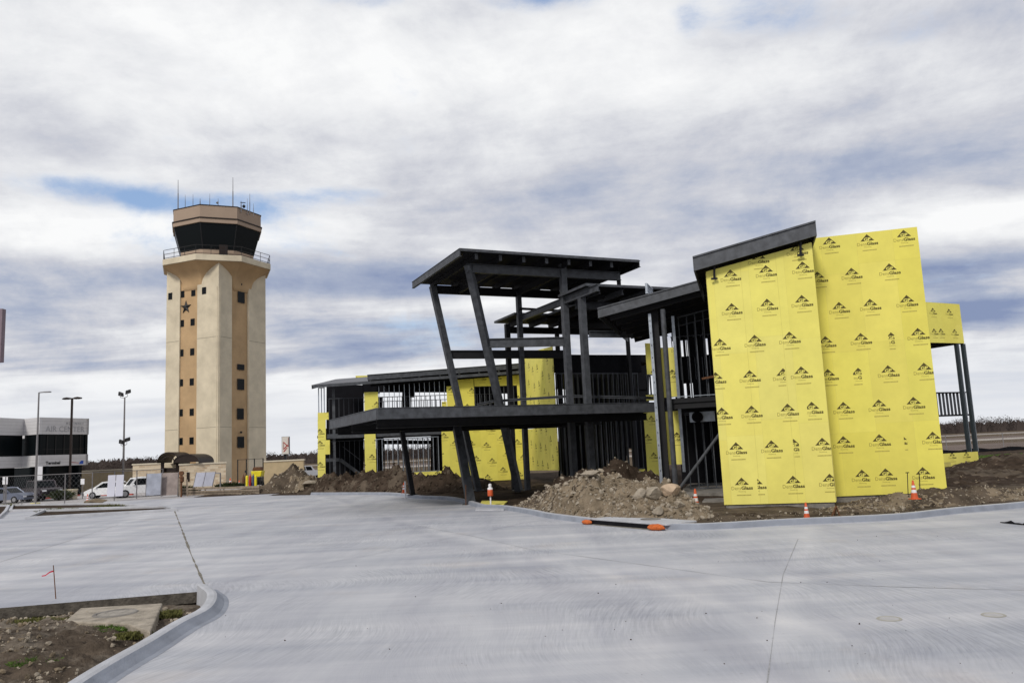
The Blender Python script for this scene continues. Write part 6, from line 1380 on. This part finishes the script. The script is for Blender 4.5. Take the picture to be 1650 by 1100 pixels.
# apron slab by the marker, covers, debris
mb = MB(); q = [gz(768, 818, .0), gz(812, 817.5, 0), gz(812, 822.5, 0), gz(766, 823, 0)]; mb.prism([(a.x, a.y, .004) for a in q], (0, 0, .05), 'kerb'); struct(mb.build('apron_slab', bevel=.01))
for u, v, r in ((1433, 996.5, .15), (1601, 990.5, .14)):
    p = gz(u, v, 0); mb = MB(); mb.lathe([(r-.02, .003), (r-.012, .009), (r+.012, .009), (r+.02, .003)], 'cover_rim', (p.x, p.y, 0), 40); mb.lathe([(0, .0045), (r-.02, .0045)], 'cover_dust', (p.x, p.y, 0), 40)
    tag(mb.build('valve_cover'), 'round valve cover set in the pavement, '+('nearer the middle of the right side' if u < 1500 else 'nearer the right picture edge'), 'cover', 'valve covers in the pavement')
rr = random.Random(4); a, b = gz(1612, 842, 0), gz(1700, 850, 0); mb = MB(); L_ = []
for k in range(15): t = k/14; p = a.lerp(b, t); w = .02+.16*sin(pi*min(1, t*1.6+.02))*rr.uniform(.8, 1.2) if t < .6 else .15; L_.append((p, w, .02+.09*rr.random()))
for (p, w, h), (q_, w2_, h2) in zip(L_[:-1], L_[1:]):
    mb.face([(p.x, p.y-w, .004), (q_.x, q_.y-w2_, .004), (q_.x, q_.y, h2), (p.x, p.y, h)], 'inside'); mb.face([(p.x, p.y, h), (q_.x, q_.y, h2), (q_.x, q_.y+w2_, .004), (p.x, p.y+w, .004)], 'inside')
tag(mb.build('rubber_strip'), 'crumpled strip of black plastic sheet lying on the pavement at the right edge', 'debris')
mb = MB(); q = [gz(773, 816.5, .0), gz(812, 816.5, 0), gz(818, 811, 0), gz(776, 810, 0)]; mb.prism([(a.x, a.y+.35, .05) for a in q], (0, 0, .06), 'yellow'); tag(mb.build('board_offcut'), 'yellow board offcut lying on the soil behind the capped marker stake', 'board')
# manhole slab in the near bed
q = [gz(104, 999, .05), gz(129, 978, .05), gz(262, 970, .05), gz(242, 1016, .05), gz(205, 1003, .05)]
ms = thing('manhole_slab', 'rough concrete manhole slab lying in the weedy dirt behind the near kerb', 'manhole', (gz(180, 990).x, gz(180, 990).y, 0))
mb = MB(); mb.prism([(a.x, a.y, -.22) for a in q], (0, 0, .26), 'slab_old'); mb.build('slab', ms, bevel=.025)
c = gz(186, 987, .05); mb = MB(); mb.lathe([(.30, .041), (.32, .06), (.36, .06), (.38, .041)], 'concrete_raw', (c.x, c.y, 0), 36); mb.lathe([(0, .046), (.30, .046)], 'cover_dust2', (c.x, c.y, 0), 36); mb.build('cover_ring', ms)
# pin flag
p = gz(91, 972, -.1); q_ = gy(86, 910, p.y); fl = thing('marker_flag', 'thin steel pin with a strip of red ribbon in the near dirt bed', 'marker flag', (p.x, p.y, -.15)); mb = MB(); mb.cyl((p.x, p.y, -.15), tuple(q_), .011, .009, 'rust', 8); mb.build('pin', fl)
a = gy(87, 919.5, p.y); mb = MB(); n_ = 8; L_ = []
for k in range(n_+1): t = k/n_; L_.append((a.x-.27*t, a.y-.03*sin(t*5), a.z-.10*t+.012*sin(t*7), .016*(1-.4*t)))
for A, B in zip(L_[:-1], L_[1:]): mb.prism([(A[0], A[1], A[2]-A[3]), (B[0], B[1], B[2]-B[3]), (B[0], B[1], B[2]+B[3]), (A[0], A[1], A[2]+A[3])], (0, .003, 0), 'ribbon')
mb.build('ribbon', fl)
# form stake at the slab corner
p = gz(322, 962, -.1); mb = MB(); mb.bar((p.x, p.y, -.3), (p.x, p.y, .03), .04, .04, 'rust'); tag(mb.build('form_stake'), 'short rusty stake against the slab edge near the kerb tip', 'stake')
# stakes and rods before the yellow wall
for u, v0, v1, lb in ((1463, 761, 803, 'thin dark rod with a flat top left of the striped cone'), (1482, 760, 799, 'thin bent rod just right of the striped cone')):
    p = gz(u, v1, .25); a = gy(u-1, v0, p.y); mb = MB(); mb.cyl((p.x, p.y, .1), tuple(a), .014, .014, 'black', 6)
    if u < 1470: mb.bar(a+Vector((-.06, 0, 0)), a+Vector((.06, 0, 0)), .03, .03, 'black')
    tag(mb.build('survey_rod'), lb, 'rod')
tp = thing('tripod_stake', 'small brown wooden tripod at the corner of the near yellow wall', 'stake', (gz(1347, 832, .08).x, gz(1347, 832, .08).y, .08)); c = gz(1347, 832, .08); top = gy(1347, 815, c.y)
for dx, dy in ((-.16, .0), (.14, .02), (.04, .25)): mb = MB(); mb.bar((c.x+dx, c.y+dy, .05), tuple(top), .035, .035, 'rust'); mb.build('leg', tp)
# broken concrete lumps
def lump(u, v, z, r, label, seed, m='rock', fl_=1.0, y=None):
    p = gy(u, v, y) if y else gz(u, v, z); rr = random.Random(seed); bm = bmesh.new(); bmesh.ops.create_icosphere(bm, subdivisions=3, radius=1)
    cuts = [(Vector((rr.gauss(0, 1), rr.gauss(0, 1), rr.gauss(0, .7))).normalized(), rr.uniform(.45, .8)) for _ in range(11)]
    for q in bm.verts:
        c = q.co.copy()
        for n_, d_ in cuts:
            k = c.dot(n_)
            if k > d_: c -= n_*(k-d_)
        c += c*noise.noise(c*3+Vector((seed, 0, 0)))*.08; q.co = Vector((c.x*1.25, c.y*.9, c.z*.8*fl_))*r
    me = bpy.data.meshes.new('concrete_chunk'); bm.to_mesh(me); bm.free(); me.materials.append(M_[m]); o = bpy.data.objects.new('concrete_chunk', me); COL.objects.link(o)
    o.location = p; o.rotation_euler = (0, 0, rr.uniform(-.4, .4)); return tag(o, label, 'rock')
lump(1081, 791, 0, .33, 'largest orange-stained boulder on the right shoulder of the pale rubble heap', 2, 'rock_warm', y=28.0)
lump(1054, 792, 0, .34, 'pale boulder just left of the largest orange-stained boulder', 5, y=28.2)
lump(1032, 796, 0, .27, 'rounded lump left of the two boulders on the rubble heap', 7, y=28.2)
lump(1060, 822, 0, .20, 'angular block low on the front of the rubble heap', 9, y=26.9)
lump(952, 762, 0, .42, 'flat pale slab lying tilted near the top of the rubble heap', 11, fl_=.35, y=30.6)
lump(1113, 842, 0, .22, 'pale triangular stone behind the kerb right of the drain', 13, y=26.2)
lump(1095, 812, 0, .18, 'small stone at the foot of the round grey column', 15, y=27.6)
lump(500, 778, 0, .6, 'grey boulder on the spoil heap left of the yellow corner', 17, 'rock', .5, y=65.2)
lump(156, 808, 0, .9, 'low brown stone mound in the kerbed bed by the wire fence', 19, 'dirt_pale', .35, y=62.5)
rr = random.Random(8); mb = MB()
for _ in range(420):
    u = rr.uniform(835, 1640); p = gz(u, np.interp(u, [835, 1130, 1300, 1500, 1640], [822, 845, 838, 829, 815])-rr.uniform(0, 14), .06); r = .015*(6**(rr.random()**2)); stone(mb, (p.x, p.y+.1, .12), r, rr, 'rock' if rr.random() < .6 else 'dirt')
struct(mb.build('gravel'), 'stuff')
rr = random.Random(18); mb = MB()
for _ in range(60):
    u, v = rr.uniform(360, 1640), rr.uniform(860, 1090); p = gz(u, v, 0); r = .006*(3**rr.random()); stone(mb, (p.x, p.y, r*.4), r, rr, 'dirt_dark')
struct(mb.build('grit'), 'stuff')
for o in bpy.data.objects:
    if '_org' in o: del o['_org']
